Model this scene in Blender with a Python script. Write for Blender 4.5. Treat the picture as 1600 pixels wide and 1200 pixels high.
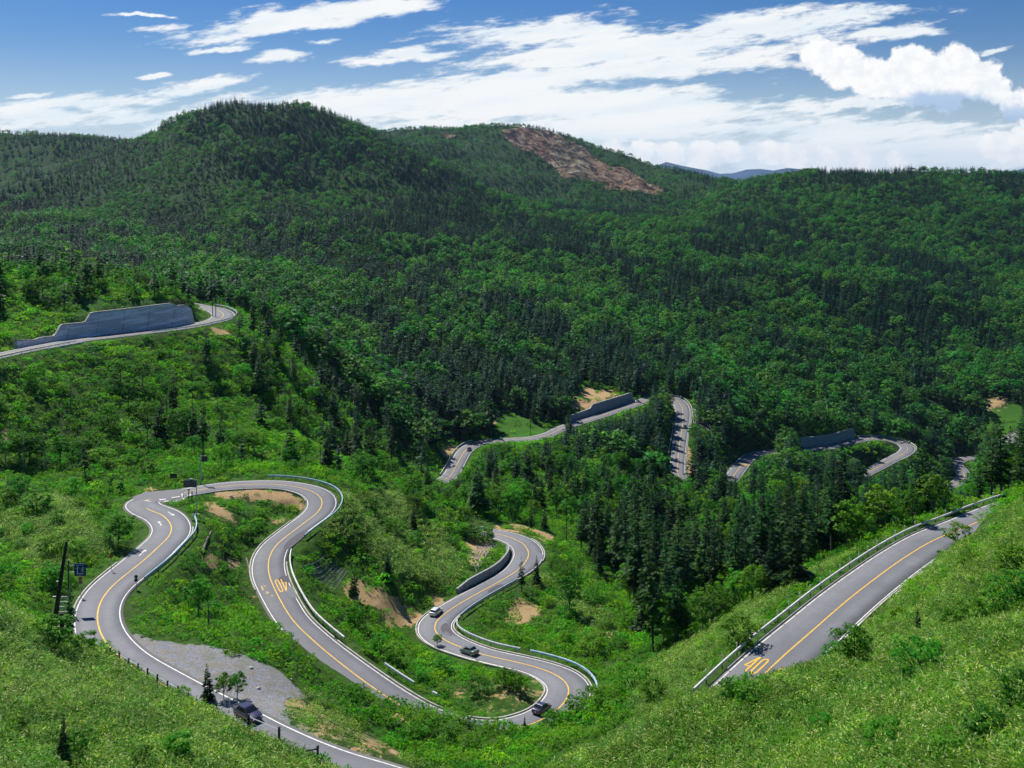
import bpy, math, random
import numpy as np
from mathutils import Vector, Matrix

for o in list(bpy.data.objects):
    bpy.data.objects.remove(o)
SC = bpy.context.scene
COL = SC.collection
random.seed(7)
RNG = np.random.default_rng(7)
F = 1500.0            # focal length in pixels of the 1600 px wide photograph
HX, HY = 800.0, 265.0  # principal column, horizon row

# ------------------------------------------------------------------ camera
cam_data = bpy.data.cameras.new("camera")
cam = bpy.data.objects.new("camera", cam_data)
COL.objects.link(cam)
cam.location = (0, 0, 0)
cam.rotation_euler = (math.radians(90), 0, 0)
cam_data.sensor_width = 36.0
cam_data.lens = 36.0 * F / 1600.0
cam_data.shift_y = -(600.0 - HY) / 1600.0
cam_data.clip_start = 1.0
cam_data.clip_end = 60000.0
SC.camera = cam

# ------------------------------------------------------------------ light
SUN_DIR = Vector((-0.40, 0.50, 0.80)).normalized()
sun_data = bpy.data.lights.new("sun", 'SUN')
sun_data.energy = 5.0
sun_data.angle = math.radians(0.5)
sun_data.color = (1.0, 0.96, 0.88)
sun = bpy.data.objects.new("sun", sun_data)
COL.objects.link(sun)
sun.rotation_euler = SUN_DIR.to_track_quat('Z', 'Y').to_euler()
SC.view_settings.view_transform = 'Standard'
SC.view_settings.look = 'None'
SC.view_settings.exposure = 0.3
SC.view_settings.gamma = 1.0
SC.view_settings.use_curve_mapping = False
SC.cycles.max_bounces = 5
SC.cycles.diffuse_bounces = 2
SC.cycles.glossy_bounces = 2
SC.cycles.transmission_bounces = 3
SC.cycles.volume_bounces = 0
SC.cycles.transparent_max_bounces = 6
SC.cycles.use_adaptive_sampling = True
SC.cycles.adaptive_threshold = 0.03


# small node-expression helper -------------------------------------------------
class NX:
    """wraps a float socket so that node maths reads like maths"""
    def __init__(s, tree, sock):
        s.t, s.s = tree, sock

    def _op(s, op, *b):
        n = s.t.nodes.new('ShaderNodeMath')
        n.operation = op
        for i, v in enumerate((s,) + b):
            if isinstance(v, NX):
                s.t.links.new(v.s, n.inputs[i])
            else:
                n.inputs[i].default_value = v
        return NX(s.t, n.outputs[0])

    def __add__(s, b): return s._op('ADD', b)
    def __radd__(s, b): return s._op('ADD', b)
    def __sub__(s, b): return s._op('SUBTRACT', b)
    def __rsub__(s, b): return (s * -1.0) + b
    def __mul__(s, b): return s._op('MULTIPLY', b)
    def __rmul__(s, b): return s._op('MULTIPLY', b)
    def __truediv__(s, b): return s._op('DIVIDE', b)
    def sqrt(s): return s._op('SQRT')
    def abs(s): return s._op('ABSOLUTE')
    def max(s, b): return s._op('MAXIMUM', b)
    def min(s, b): return s._op('MINIMUM', b)
    def smax(s, b, k): return s._op('SMOOTH_MAX', b, k)
    def pow(s, b): return s._op('POWER', b)

    def ramp(s, a, b, lo=0.0, hi=1.0):
        n = s.t.nodes.new('ShaderNodeMapRange')
        n.interpolation_type = 'SMOOTHSTEP'
        s.t.links.new(s.s, n.inputs[0])
        n.inputs[1].default_value = a
        n.inputs[2].default_value = b
        n.inputs[3].default_value = lo
        n.inputs[4].default_value = hi
        return NX(s.t, n.outputs[0])


def combine(tree, x, y, z=0.0):
    n = tree.nodes.new('ShaderNodeCombineXYZ')
    for i, v in enumerate((x, y, z)):
        if isinstance(v, NX):
            tree.links.new(v.s, n.inputs[i])
        else:
            n.inputs[i].default_value = v
    return n.outputs[0]


def noise(tree, vec, scale, detail=4.0, rough=0.55, dist=0.0, color=False):
    n = tree.nodes.new('ShaderNodeTexNoise')
    n.inputs['Scale'].default_value = scale
    n.inputs['Detail'].default_value = detail
    n.inputs['Roughness'].default_value = rough
    n.inputs['Distortion'].default_value = dist
    if vec is not None:
        tree.links.new(vec, n.inputs['Vector'])
    return n.outputs[1] if color else NX(tree, n.outputs[0])


def mix(tree, fac, a, b, mode='MIX'):
    n = tree.nodes.new('ShaderNodeMix')
    n.data_type = 'RGBA'
    n.blend_type = mode
    n.clamp_factor = True
    if isinstance(fac, NX):
        tree.links.new(fac.s, n.inputs[0])
    else:
        n.inputs[0].default_value = fac
    for i, v in ((6, a), (7, b)):
        if isinstance(v, (tuple, list)):
            n.inputs[i].default_value = tuple(v)[:3] + (1.0,)
        else:
            tree.links.new(v, n.inputs[i])
    return n.outputs[2]


# ------------------------------------------------------------------ sky and clouds
world = bpy.data.worlds.new("World")
SC.world = world
world.use_nodes = True
wt = world.node_tree
wt.nodes.clear()
SKY_STRENGTH = 0.1
world.cycles.sampling_method = 'NONE'


def build_sky():
    out = wt.nodes.new('ShaderNodeOutputWorld')
    bg = wt.nodes.new('ShaderNodeBackground')
    wt.links.new(bg.outputs[0], out.inputs[0])
    bg.inputs[1].default_value = SKY_STRENGTH
    sky = wt.nodes.new('ShaderNodeTexSky')
    sky.sky_type = 'NISHITA'
    sky.sun_disc = False
    sky.sun_elevation = math.asin(SUN_DIR.z)
    sky.sun_rotation = math.atan2(SUN_DIR.x, SUN_DIR.y)
    sky.altitude = 1800
    sky.air_density = 1.3
    sky.dust_density = 0.2
    sky.ozone_density = 3.0
    tc = wt.nodes.new('ShaderNodeTexCoord')
    sep = wt.nodes.new('ShaderNodeSeparateXYZ')
    wt.links.new(tc.outputs['Generated'], sep.inputs[0])
    x, y, z = (NX(wt, sep.outputs[i]) for i in range(3))
    yc = y.max(0.02)
    u, v = x / yc, z / yc
    front = y.ramp(0.05, 0.25)
    # domain distortion
    vec = combine(wt, u, v * 1.0, 0.0)
    n1 = noise(wt, vec, 9.0, 6.0, 0.6)
    n2 = noise(wt, combine(wt, u + 7.3, v * 1.0, 3.1), 9.0, 6.0, 0.6)
    # streaky field running gently up to the right
    su = u * 0.985 + v * 0.17
    sv = v * 0.985 - u * 0.13
    streak = noise(wt, combine(wt, su * 1.0, (sv + (n1 - 0.5) * 0.015) * 7.0, 0.3), 5.5, 8.0, 0.62)
    fine = noise(wt, combine(wt, su * 3.0, sv * 12.0, 1.7), 10.0, 7.0, 0.65)
    puff = noise(wt, vec, 62.0, 10.0, 0.62)

    def P(px, py):
        return (px - HX) / F, (HY - py) / F

    def rotated(deg, wob=0.0):
        c, s_ = math.cos(math.radians(deg)), math.sin(math.radians(deg))
        uu, vv = (u + (n1 - 0.5) * wob, v + (n2 - 0.5) * wob) if wob else (u, v)
        return combine(wt, uu * c + vv * s_, vv * c - uu * s_), c, s_

    def far_from(frame, px, py, a, b):
        """distance from an ellipse's centre in units of its half axes"""
        vec_, c, s_ = frame
        cu, cv = P(px, py)
        a, b = a / F, b / F
        n = wt.nodes.new('ShaderNodeVectorMath')
        n.operation = 'MULTIPLY_ADD'
        wt.links.new(vec_, n.inputs[0])
        n.inputs[1].default_value = (1 / a, 1 / b, 0)
        n.inputs[2].default_value = (-(cu * c + cv * s_) / a, -(cv * c - cu * s_) / b, 0)
        m = wt.nodes.new('ShaderNodeVectorMath')
        m.operation = 'LENGTH'
        wt.links.new(n.outputs[0], m.inputs[0])
        return NX(wt, m.outputs['Value'])

    frames = {k: rotated(k, 0.035) for k in (0, 4, 9)}
    near = None
    for e in [(420, 38, 250, 26, 9), (560, 12, 130, 22, 4), (345, 78, 60, 8, 4), (435, 90, 60, 12, 4), (640, 88, 110, 14, 4),
              (505, 62, 40, 6, 9), (850, 48, 230, 34, 0), (1010, 78, 330, 38, 4), (1200, 45, 250, 38, 4), (1330, 22, 130, 20, 0), (800, 125, 260, 24, 4),
              (1010, 110, 260, 22, 4), (1400, 55, 110, 16, 0), (300, 140, 110, 13, 9), (130, 165, 190, 20, 4), (60, 185, 160, 28, 0),
              (250, 190, 260, 30, 0), (245, 116, 28, 6, 4), (45, 152, 60, 6, 4), (700, 160, 420, 38, 0), (1000, 165, 420, 45, 0),
              (1300, 200, 420, 30, 0), (950, 205, 480, 30, 0), (1350, 160, 200, 12, 4), (1550, 77, 34, 7, 9), (210, 23, 70, 4, 0),
              (1000, 250, 900, 30, 0), (1500, 230, 260, 55, 0), (300, 240, 600, 45, 0), (1200, 240, 500, 38, 0)]:
        g = far_from(frames[e[4]], *e[:4])
        near = g if near is None else near.min(g)
    cir = 1.0 - near
    cirf = cir * 1.1 + (streak - 0.5) * 2.8 + (fine - 0.5) * 1.9
    cmask = cirf.ramp(-0.02, 0.62) * 0.97
    col = mix(wt, 0.0, sky.outputs[0], sky.outputs[0])
    hs = wt.nodes.new('ShaderNodeHueSaturation')
    hs.inputs['Saturation'].default_value = 1.34
    hs.inputs['Value'].default_value = 0.56
    wt.links.new(mix(wt, 1.0, col, (0.90, 0.90, 1.08), 'MULTIPLY'), hs.inputs['Color'])
    skyc = mix(wt, v.ramp(-0.05, 0.15, 0.75, 0.0), hs.outputs[0], (4.6, 6.3, 7.9))
    W = 8.0
    skyc = mix(wt, cmask * front, skyc, mix(wt, streak.ramp(0.3, 0.62), (W * 0.80, W * 0.90, W * 0.97), (W * 0.99, W * 1.0, W * 1.0)))
    skyc = mix(wt, (v + (n2 - 0.5) * 0.02).ramp(0.015, 0.055, 0.38, 0.0), skyc, (W * 0.78, W * 0.88, W * 0.97))
    # cumulus heaps: hard white tops, blue-grey bases
    def heap(cells, base_lo, base_hi, skyc, wob, shade, under=None):
        m = None
        fr = rotated(0, wob)
        for (px, py, r) in cells:
            g = (1.0 - far_from(fr, px, py, r, r * 0.85)) * ((r + 12) / 45.0)
            m = g if m is None else m.smax(g, 0.22)
        m = m + (puff - 0.5) * 1.35 + (n1 - 0.5) * 0.5
        cov = m.ramp(-0.06, 0.24)
        cu, lo = P(0, base_lo)
        cu, hi = P(0, base_hi)
        sh = ((v + (puff - 0.5) * 0.03) * 1.0).ramp(lo, hi, 0.0, 1.0)
        ccol = mix(wt, sh, shade, (W * 1.04, W * 1.04, W * 1.03))
        ccol = mix(wt, puff.ramp(0.36, 0.60, 0.34, 0.0), ccol, (W * 0.66, W * 0.76, W * 0.90))
        if under:
            ccol = mix(wt, (far_from(fr, *under) + (puff - 0.5) * 0.8).ramp(0.5, 1.25, 0.9, 0.0), ccol, shade)
        return mix(wt, cov * front, skyc, ccol)
    skyc = heap([(1283, 88, 36), (1318, 104, 42), (1365, 122, 42), (1415, 128, 42), (1426, 100, 34), (1498, 98, 36), (1530, 122, 42), (1475, 122, 44), (1480, 143, 36), (1440, 145, 30), (1560, 140, 26), (1590, 165, 30)], 185, 148, skyc, 0.022, (W * 0.42, W * 0.58, W * 0.82), (1478, 158, 92, 17))
    skyc = heap([(960, 232, 20), (1000, 238, 26), (1050, 245, 24), (1100, 246, 30), (1140, 240, 24), (1200, 238, 26), (1240, 242, 26), (1290, 250, 26),
                 (1340, 252, 24), (1400, 252, 20), (1560, 225, 34), (1600, 222, 40)], 300, 255, skyc, 0.016, (W * 0.86, W * 0.92, W))
    wt.links.new(skyc, bg.inputs[0])


build_sky()
# ------------------------------------------------------------------ roads: (x, y) where the centre line shows in the photograph, height, half width
def unproj(px, py, d=None, z=None):
    if d is None:
        d = z * F / (HY - py)
    return ((px - HX) / F * d, d, (HY - py) / F * d)


ROAD_MAIN = [  # px, py, z, half width
    (1725, 752, -67, 3.6), (1650, 772, -67, 3.6), (1570, 798, -66, 3.6), (1512, 822, -65, 3.6), (1459, 844, -64, 3.6), (1412, 872, -63, 3.6), (1366, 905, -62, 3.6),
    (1319, 942, -61, 3.6), (1272, 983, -60.3, 3.6), (1225, 1024, -60, 3.6), (1181, 1066, -60, 3.6), (1130, 1118, -60.5, 3.6), (1060, 1185, -61, 3.6),
    (960, 1245, -60.5, 3.6), (820, 1275, -59.5, 3.5), (700, 1256, -58.5, 2.8), (600, 1224, -57.4, 2.8), (515, 1199, -57, 2.8), (420, 1158, -57.5, 2.8), (350, 1120, -58, 2.8),
    (310, 1100, -58.5, 2.8), (250, 1067, -59, 2.8), (200, 1037, -59.5, 2.8), (175, 1015, -60, 2.8), (160, 995, -60.3, 2.8), (152, 967, -60.8, 2.8), (157, 941, -61.2, 2.9),
    (175, 916, -61.7, 3.1), (200, 895, -62.1, 3.3), (225, 875, -62.6, 3.4), (250, 852, -63.2, 3.3), (264, 838, -63.6, 3.3), (268, 824, -64, 3.2),
    (262, 812, -64.4, 3.2), (250, 803, -64.7, 3.2), (234, 797, -65, 3.1), (224, 791, -65.2, 3.0), (221, 786, -65.4, 3.0), (227, 781.5, -65.6, 3.0), (250, 776.5, -66, 2.8),
    (275, 772, -66.3, 2.6), (300, 767, -66.6, 2.5), (350, 759.5, -67.2, 2.5), (400, 756.5, -67.8, 2.5), (437, 757, -68.3, 2.5), (470, 762, -68.9, 2.7),
    (495, 771, -69.5, 2.9), (504, 784, -70.1, 2.9), (497, 800, -70.7, 2.9), (475, 817, -71.2, 2.8), (450, 836, -71.7, 2.7), (432, 851, -72, 2.7),
    (422, 867, -72.4, 2.8), (419, 882, -72.7, 2.85), (421, 900, -73, 2.85), (430, 922, -73.4, 2.7), (445, 950, -73.8, 2.6), (460, 972, -74.1, 2.55),
    (500, 1010, -74.7, 2.65), (537, 1040, -75.2, 2.8), (570, 1065, -75.6, 2.9), (605, 1089, -76, 2.9), (640, 1110, -76.4, 2.9), (680, 1128, -76.9, 2.9),
    (730, 1141, -77.5, 2.9), (780, 1143, -78.2, 3.0), (825, 1133, -79, 3.0), (855, 1120, -79.6, 3.0), (876, 1104, -80.2, 3.2), (888, 1086, -80.8, 3.3), (887, 1070, -81.4, 3.3), (875, 1058, -81.9, 3.1),
    (862, 1051, -82.2, 2.8), (837, 1042, -82.7, 2.4), (800, 1033, -83.3, 2.25), (760, 1024, -83.9, 2.25), (725, 1013, -84.5, 2.5), (695, 1000, -85.1, 2.9),
    (681, 988, -85.5, 3.1), (679, 978, -85.8, 3.1), (684, 968, -86.1, 3.0), (700, 955, -86.6, 2.7), (720, 942, -87.1, 2.5), (750, 925, -87.8, 2.4), (795, 900, -88.9, 2.5),
    (812, 888, -89.6, 2.9), (823, 875, -90.3, 3.3), (826, 864, -90.9, 3.4), (820, 852, -91.5, 3.3), (808, 844, -92, 3.2), (789, 837, -92.8, 2.9), (768, 833, -93.5, 2.8), (750, 829, -94.3, 2.8), (735, 824, -95.5, 2.8)]
ROAD_VALLEY = [
    (560, 781, -110, 3.0), (610, 768, -114, 3.0), (644, 760.5, -117, 3.0), (670, 757, -118, 3.0), (690, 751, -119, 3.0), (702, 745, -119.5, 3.0), (710, 733, -120, 3.0), (718, 718, -120.7, 3.0), (726, 705, -121.4, 3.1),
    (736, 697, -122, 3.2), (750, 692, -122.6, 3.2), (770, 689, -123.2, 3.1), (800, 687, -124, 3.1), (830, 685, -124.7, 3.1), (856, 679, -125.3, 3.1),
    (880, 668, -126, 3.1), (904, 660, -126.5, 3.1), (930, 652, -127, 3.2), (960, 642, -127.6, 3.3), (985, 634, -128, 3.5), (1003, 627.5, -128.5, 3.7), (1016, 623, -128.8, 3.7),
    (1035, 620.5, -129.3, 3.7), (1052, 623, -130, 3.8), (1063, 632, -130.6, 3.9), (1067, 644, -131.2, 3.8), (1066.5, 660, -132, 3.4), (1064, 680, -133.2, 3.2), (1061, 700, -134.5, 3.2),
    (1059, 722, -136, 3.2), (1059, 740, -137.3, 3.3), (1068, 752, -138.3, 3.4), (1086, 759, -139.3, 3.5), (1110, 762, -140.2, 3.6), (1130, 758, -141, 3.6), (1142, 748, -141.8, 3.5),
    (1150, 738, -142.6, 3.4), (1162, 723, -143.8, 3.3), (1177, 711, -145, 3.3), (1200, 706, -146.2, 3.3), (1230, 704, -147.5, 3.2), (1260, 702, -149, 3.2), (1292, 699, -150.5, 3.2),
    (1318, 694, -152, 3.2), (1338, 688, -153, 3.3), (1366, 685, -154.3, 3.4), (1388, 687, -155.3, 3.5), (1407, 692, -156.2, 3.7), (1418, 699, -157, 3.8), (1414, 707, -157.8, 3.6),
    (1397, 716, -159, 3.4), (1375, 728, -160.5, 3.3), (1348, 742, -162.2, 3.3), (1330, 754, -163.6, 3.4), (1330, 766, -165, 3.6), (1360, 776, -167, 3.6), (1410, 780, -169.5, 3.5),
    (1465, 771, -172, 3.4), (1485, 761, -173, 3.4), (1500, 752, -174, 3.5), (1507, 743, -175, 3.5), (1501, 733, -176, 3.4), (1494, 724, -177, 3.4), (1502, 718, -178, 3.4), (1530, 714, -180, 3.3)]
ROAD_UPPER = [
    (-90, 574, -49, 3.2), (-40, 564, -49.6, 3.2), (0, 555, -50, 3.2), (50, 544.5, -50.6, 3.2), (125, 531, -51.4, 3.2), (187, 523.5, -52, 3.2), (250, 516, -52.6, 3.2), (287, 511, -53, 3.2),
    (318, 505, -53.4, 3.4), (340, 499.5, -53.8, 3.7), (349, 492.5, -54.2, 3.9), (343, 486, -54.6, 3.8), (331, 482, -55, 3.6), (315, 479, -55.6, 3.4), (290, 474, -57, 3.3), (250, 468, -59, 3.2)]


def catmull(P, step=1.0):
    P = np.array(P, float)
    P = np.vstack([2 * P[0] - P[1], P, 2 * P[-1] - P[-2]])
    out = []
    for i in range(1, len(P) - 2):
        p0, p1, p2, p3 = P[i - 1:i + 3]
        L = np.linalg.norm((p2 - p1)[:2])
        n = max(2, int(L / step))
        # centripetal Catmull-Rom keeps uneven spacing from looping
        def al(a, b): return max(1e-3, np.linalg.norm((b - a)[:2]) ** 0.5)
        t0 = 0.0; t1 = t0 + al(p0, p1); t2 = t1 + al(p1, p2); t3 = t2 + al(p2, p3)
        t = np.linspace(t1, t2, n, endpoint=False)[:, None]
        A1 = (t1 - t) / (t1 - t0) * p0 + (t - t0) / (t1 - t0) * p1
        A2 = (t2 - t) / (t2 - t1) * p1 + (t - t1) / (t2 - t1) * p2
        A3 = (t3 - t) / (t3 - t2) * p2 + (t - t2) / (t3 - t2) * p3
        B1 = (t2 - t) / (t2 - t0) * A1 + (t - t0) / (t2 - t0) * A2
        B2 = (t3 - t) / (t3 - t1) * A2 + (t - t1) / (t3 - t1) * A3
        out.append((t2 - t) / (t2 - t1) * B1 + (t - t1) / (t2 - t1) * B2)
    out.append(P[-2][None])
    C = np.vstack(out)
    s = np.r_[0, np.cumsum(np.linalg.norm(np.diff(C[:, :2], axis=0), axis=1))]
    q = np.arange(0, s[-1], step)
    C = np.stack([np.interp(q, s, C[:, k]) for k in range(4)], 1)
    for _ in range(3):   # light smoothing
        C[1:-1] = (C[:-2] + 2 * C[1:-1] + C[2:]) / 4
    return C


def road_world(R):
    return catmull([unproj(a, b, z=c) + (w,) for a, b, c, w in R])


RD = {'main': road_world(ROAD_MAIN), 'valley': road_world(ROAD_VALLEY), 'upper': road_world(ROAD_UPPER)}

# ------------------------------------------------------------------ terrain control points (px, py, distance)
TP = [
    # near slope, bottom left
    (0, 1400, 38), (300, 1400, 42), (0, 1200, 60), (0, 1080, 76), (0, 960, 94), (100, 1200, 63), (100, 1052, 92), (100, 1002, 104), (200, 1200, 68), (180, 1032, 105), (240, 1068, 99), (300, 1200, 72),
    (300, 1104, 93), (350, 1130, 89), (400, 1200, 77), (400, 1154, 86), (470, 1186, 84), (-200, 1000, 80), (-200, 1200, 50), (-300, 900, 110), (530, 1230, 79), (600, 1400, 55),
    # near mound, right
    (1600, 982, 74), (1460, 1008, 78), (1330, 1030, 84), (1240, 1074, 92), (1170, 1102, 93), (1100, 1104, 92), (1000, 1142, 85), (900, 1190, 81), (1600, 1200, 45), (1300, 1200, 60), (1100, 1200, 74), (1450, 1100, 62),
    (1000, 1300, 68), (1300, 1400, 40), (800, 1400, 60), (1850, 960, 70), (1850, 1200, 40), (2000, 900, 90), (1250, 1110, 78),
    # bank right of the right-hand road
    (1400, 985, 112), (1450, 935, 118), (1500, 905, 113), (1262, 1040, 114), (1345, 978, 124), (1410, 924, 136), (1460, 885, 148), (1495, 855, 160), (1512, 832, 155), (1545, 806, 152), (1600, 772, 140), (1600, 900, 104), (1680, 745, 128), (1800, 720, 115), (1600, 970, 92), (1355, 1005, 112),
    (1750, 850, 100), (1950, 740, 125),
    # outer shoulder of the right-hand road and drop into the valley
    (1150, 995, 128), (1080, 1030, 132), (1030, 1050, 137), (1230, 925, 147), (1300, 880, 160), (1400, 830, 184), (1500, 800, 205), (1620, 755, 225),
    (1000, 1060, 147), (980, 1000, 178), (1060, 980, 182), (960, 950, 200), (1150, 920, 215), (1280, 880, 235), (1400, 850, 262), (1550, 810, 300), (1700, 780, 320),
    (1000, 900, 240), (1100, 860, 275), (1250, 820, 335), (1400, 800, 372), (1550, 790, 405), (900, 860, 250), (900, 800, 300), (950, 760, 350), (850, 760, 335), (1000, 770, 375),
    # slope between the lower loop and the near mound
    (600, 1160, 112), (700, 1185, 108), (680, 1155, 121), (800, 1200, 103), (800, 1165, 117), (900, 1150, 117), (960, 1100, 130), (1000, 1090, 125), (560, 1120, 120), (520, 1080, 124), (640, 1185, 104),
    (565, 1076, 129), (610, 1098, 127), (655, 1113, 124), (700, 1134, 121), (740, 1147, 120), (780, 1151, 121), (830, 1147, 125), (870, 1129, 129), (920, 1106, 137),
    # gravel lay-by
    (330, 1040, 117), (420, 1080, 113), (400, 1045, 118), (470, 1110, 108), (520, 1150, 101),
    # inside the upper loop
    (320, 900, 158), (300, 950, 144), (380, 960, 142), (320, 850, 172), (350, 800, 188), (420, 790, 198), (460, 1020, 130), (382, 870, 176),
    # hill between legs
    (540, 830, 196), (600, 830, 212), (560, 760, 224), (620, 880, 196), (560, 930, 180), (620, 960, 180), (560, 990, 165), (680, 850, 222), (740, 850, 232), (700, 900, 205), (640, 790, 238), (720, 800, 250), (780, 815, 262),
    (760, 980, 186), (800, 1000, 178), (860, 960, 194), (860, 900, 220), (740, 1070, 150), (790, 1085, 146), (640, 1040, 156), (900, 1010, 176), (930, 1060, 160),
    # valley floor in front of the valley road
    (560, 740, 300), (620, 740, 330), (700, 770, 330), (780, 740, 355), (800, 710, 392), (900, 690, 425), (980, 680, 450), (1010, 700, 425), (1000, 650, 490), (1030, 650, 495), (1100, 720, 455), (1100, 690, 480), (1120, 660, 505),
    (1200, 750, 420), (1300, 760, 430), (1250, 730, 460), (1380, 700, 540), (1430, 740, 530), (1450, 800, 440), (1540, 760, 480), (1600, 780, 440),
    # left: beyond the tight bend, up to the upper road
    (350, 725, 228), (250, 740, 218), (150, 770, 200), (450, 735, 236), (300, 690, 256), (200, 690, 242), (100, 690, 234), (400, 690, 262), (500, 700, 272), (300, 620, 283), (200, 620, 263), (100, 620, 250), (400, 620, 300), (480, 640, 305), (560, 690, 305),
    (0, 600, 243), (0, 690, 224), (0, 760, 200), (0, 850, 160), (60, 800, 178), (100, 850, 158), (60, 910, 141), (180, 830, 165), (-200, 650, 220), (-200, 800, 160),
    (300, 545, 306), (200, 560, 284), (100, 575, 264), (350, 520, 328), (390, 530, 326), (420, 570, 322), (500, 620, 325), (600, 690, 335), (640, 715, 350),
    # knoll behind the great wall
    (230, 474, 325), (290, 473, 338), (270, 470, 336), (180, 481, 312), (150, 486, 308), (110, 500, 298), (80, 518, 291), (80, 480, 308), (200, 452, 345), (120, 440, 340), (0, 440, 320), (0, 505, 290), (-200, 470, 300), (200, 438, 360), (270, 455, 365),
    # behind the knoll and the spur
    (150, 470, 520), (300, 490, 520), (420, 510, 470), (500, 560, 440), (560, 610, 430), (620, 660, 425), (660, 690, 410), (0, 470, 480), (380, 482, 400),
    # slope behind the valley road
    (690, 700, 420), (680, 660, 445), (740, 650, 470), (800, 630, 500), (860, 630, 500), (760, 600, 520), (640, 620, 480), (600, 560, 540), (920, 612, 545), (980, 600, 575), (1060, 600, 580),
    (1120, 620, 555), (1180, 640, 545), (1250, 660, 560), (1310, 660, 585), (1180, 680, 520), (1380, 660, 600), (1440, 640, 640), (1490, 660, 640), (1440, 690, 590), (1560, 625, 660), (1570, 680, 620), (1600, 720, 570), (1530, 700, 600), (1750, 640, 640),
    # forest plateau
    (800, 560, 590), (1000, 560, 640), (1150, 570, 640), (1300, 600, 650), (1450, 590, 720), (1600, 560, 740), (600, 500, 650), (400, 460, 650), (200, 440, 640), (0, 430, 620),
    (800, 500, 700), (1000, 500, 760), (1200, 520, 760), (1400, 500, 850), (1600, 490, 880), (400, 400, 840), (200, 400, 800), (0, 400, 760), (600, 430, 850), (800, 430, 900), (1000, 430, 930), (1200, 430, 960), (1400, 430, 1000), (1600, 430, 1020),
    (-300, 420, 700), (1900, 500, 800), (1900, 420, 1000), (-300, 300, 1300), (1900, 300, 1300),
    (0, 330, 1150), (100, 350, 1080), (200, 340, 1080), (300, 330, 1080), (400, 330, 1080), (500, 330, 1100), (600, 340, 1180), (700, 360, 1150), (800, 370, 1150), (1000, 370, 1180), (1200, 370, 1180), (1400, 370, 1200), (1600, 370, 1200),
    # first peak
    (400, 260, 1270), (480, 260, 1290), (320, 230, 1360), (240, 250, 1330), (560, 260, 1350), (420, 200, 1400), (320, 190, 1440), (420, 173, 1470), (350, 174, 1460), (470, 176, 1470), (540, 198, 1480), (600, 220, 1500), (650, 245, 1520), (700, 270, 1500), (260, 205, 1480), (190, 222, 1500), (420, 200, 1620), (300, 235, 1700), (560, 240, 1650),
    # left ridge
    (0, 290, 1450), (60, 260, 1580), (0, 215, 1780), (80, 216, 1780), (150, 219, 1800), (0, 240, 2100), (150, 250, 2100), (-250, 215, 1800),
    # landslide mountain
    (700, 300, 1750), (640, 235, 2000), (620, 222, 2200), (600, 214, 2300), (700, 213, 2300), (760, 205, 2350), (800, 203, 2350), (850, 207, 2330), (880, 217, 2300), (920, 227, 2260), (960, 244, 2200), (1000, 254, 2150), (1050, 271, 2080), (1100, 285, 2000), (1150, 291, 1850),
    (800, 320, 1700), (760, 270, 1950), (900, 330, 1620), (860, 260, 2080), (930, 290, 1900), (1000, 320, 1720), (1100, 330, 1500), (800, 240, 2600), (1000, 300, 2500), (1100, 320, 2300),
    # right ridge
    (1150, 300, 1500), (1200, 288, 1500), (1250, 277, 1500), (1320, 275, 1500), (1400, 278, 1500), (1500, 280, 1500), (1600, 282, 1500), (1250, 320, 1330), (1450, 320, 1330), (1600, 320, 1330), (1900, 285, 1500), (1300, 300, 1800), (1500, 300, 1800), (1800, 300, 1800),
    (-300, 300, 3000), (200, 300, 3000), (700, 300, 3200), (1200, 300, 3200), (1800, 300, 3200), (400, 300, 6000), (1300, 295, 6000), (-800, 290, 11000), (800, 290, 11000), (2400, 290, 11000),
]
pts = [((a - HX) / F, math.log(d), (HY - b) / F) for a, b, d in TP]
for name_, k_ in (('main', 12), ('valley', 20), ('upper', 16)):
    for x_, y_, z_, w_ in RD[name_][::k_]:
        pts.append((x_ / y_, math.log(y_), z_ / y_))
pts = np.array(pts)


def tps_fit(P, lam=2e-5):
    n = len(P)
    d2 = (P[:, None, 0] - P[None, :, 0]) ** 2 + (P[:, None, 1] - P[None, :, 1]) ** 2
    K = 0.5 * d2 * np.log(d2 + 1e-12) + lam * np.eye(n)
    A = np.zeros((n + 3, n + 3))
    A[:n, :n] = K
    A[:n, n] = 1; A[:n, n + 1] = P[:, 0]; A[:n, n + 2] = P[:, 1]
    A[n:, :n] = A[:n, n:].T
    return np.linalg.solve(A, np.r_[P[:, 2], 0, 0, 0])


TW = tps_fit(pts)


def tps_eval(s, w):
    s, w = s.ravel(), w.ravel()
    out = np.empty(len(s))
    n = len(pts)
    ps, pw = pts[:, 0].astype(np.float32), pts[:, 1].astype(np.float32)
    c = TW[:n].astype(np.float32)
    for i in range(0, len(s), 20000):
        a = s[i:i + 20000].astype(np.float32)[:, None] - ps[None]
        b = w[i:i + 20000].astype(np.float32)[:, None] - pw[None]
        d2 = a * a + b * b + np.float32(1e-12)
        out[i:i + 20000] = (0.5 * d2 * np.log(d2)).astype(np.float64) @ TW[:n]
    return out + TW[n] + TW[n + 1] * s + TW[n + 2] * w


# value noise for relief
_perm = np.random.default_rng(3).random((256, 256))


def vnoise(x, y):
    xi, yi = np.floor(x).astype(int), np.floor(y).astype(int)
    fx, fy = x - xi, y - yi
    fx, fy = fx * fx * (3 - 2 * fx), fy * fy * (3 - 2 * fy)
    g = lambda a, b: _perm[a & 255, b & 255]
    return (g(xi, yi) * (1 - fx) + g(xi + 1, yi) * fx) * (1 - fy) + (g(xi, yi + 1) * (1 - fx) + g(xi + 1, yi + 1) * fx) * fy


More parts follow.
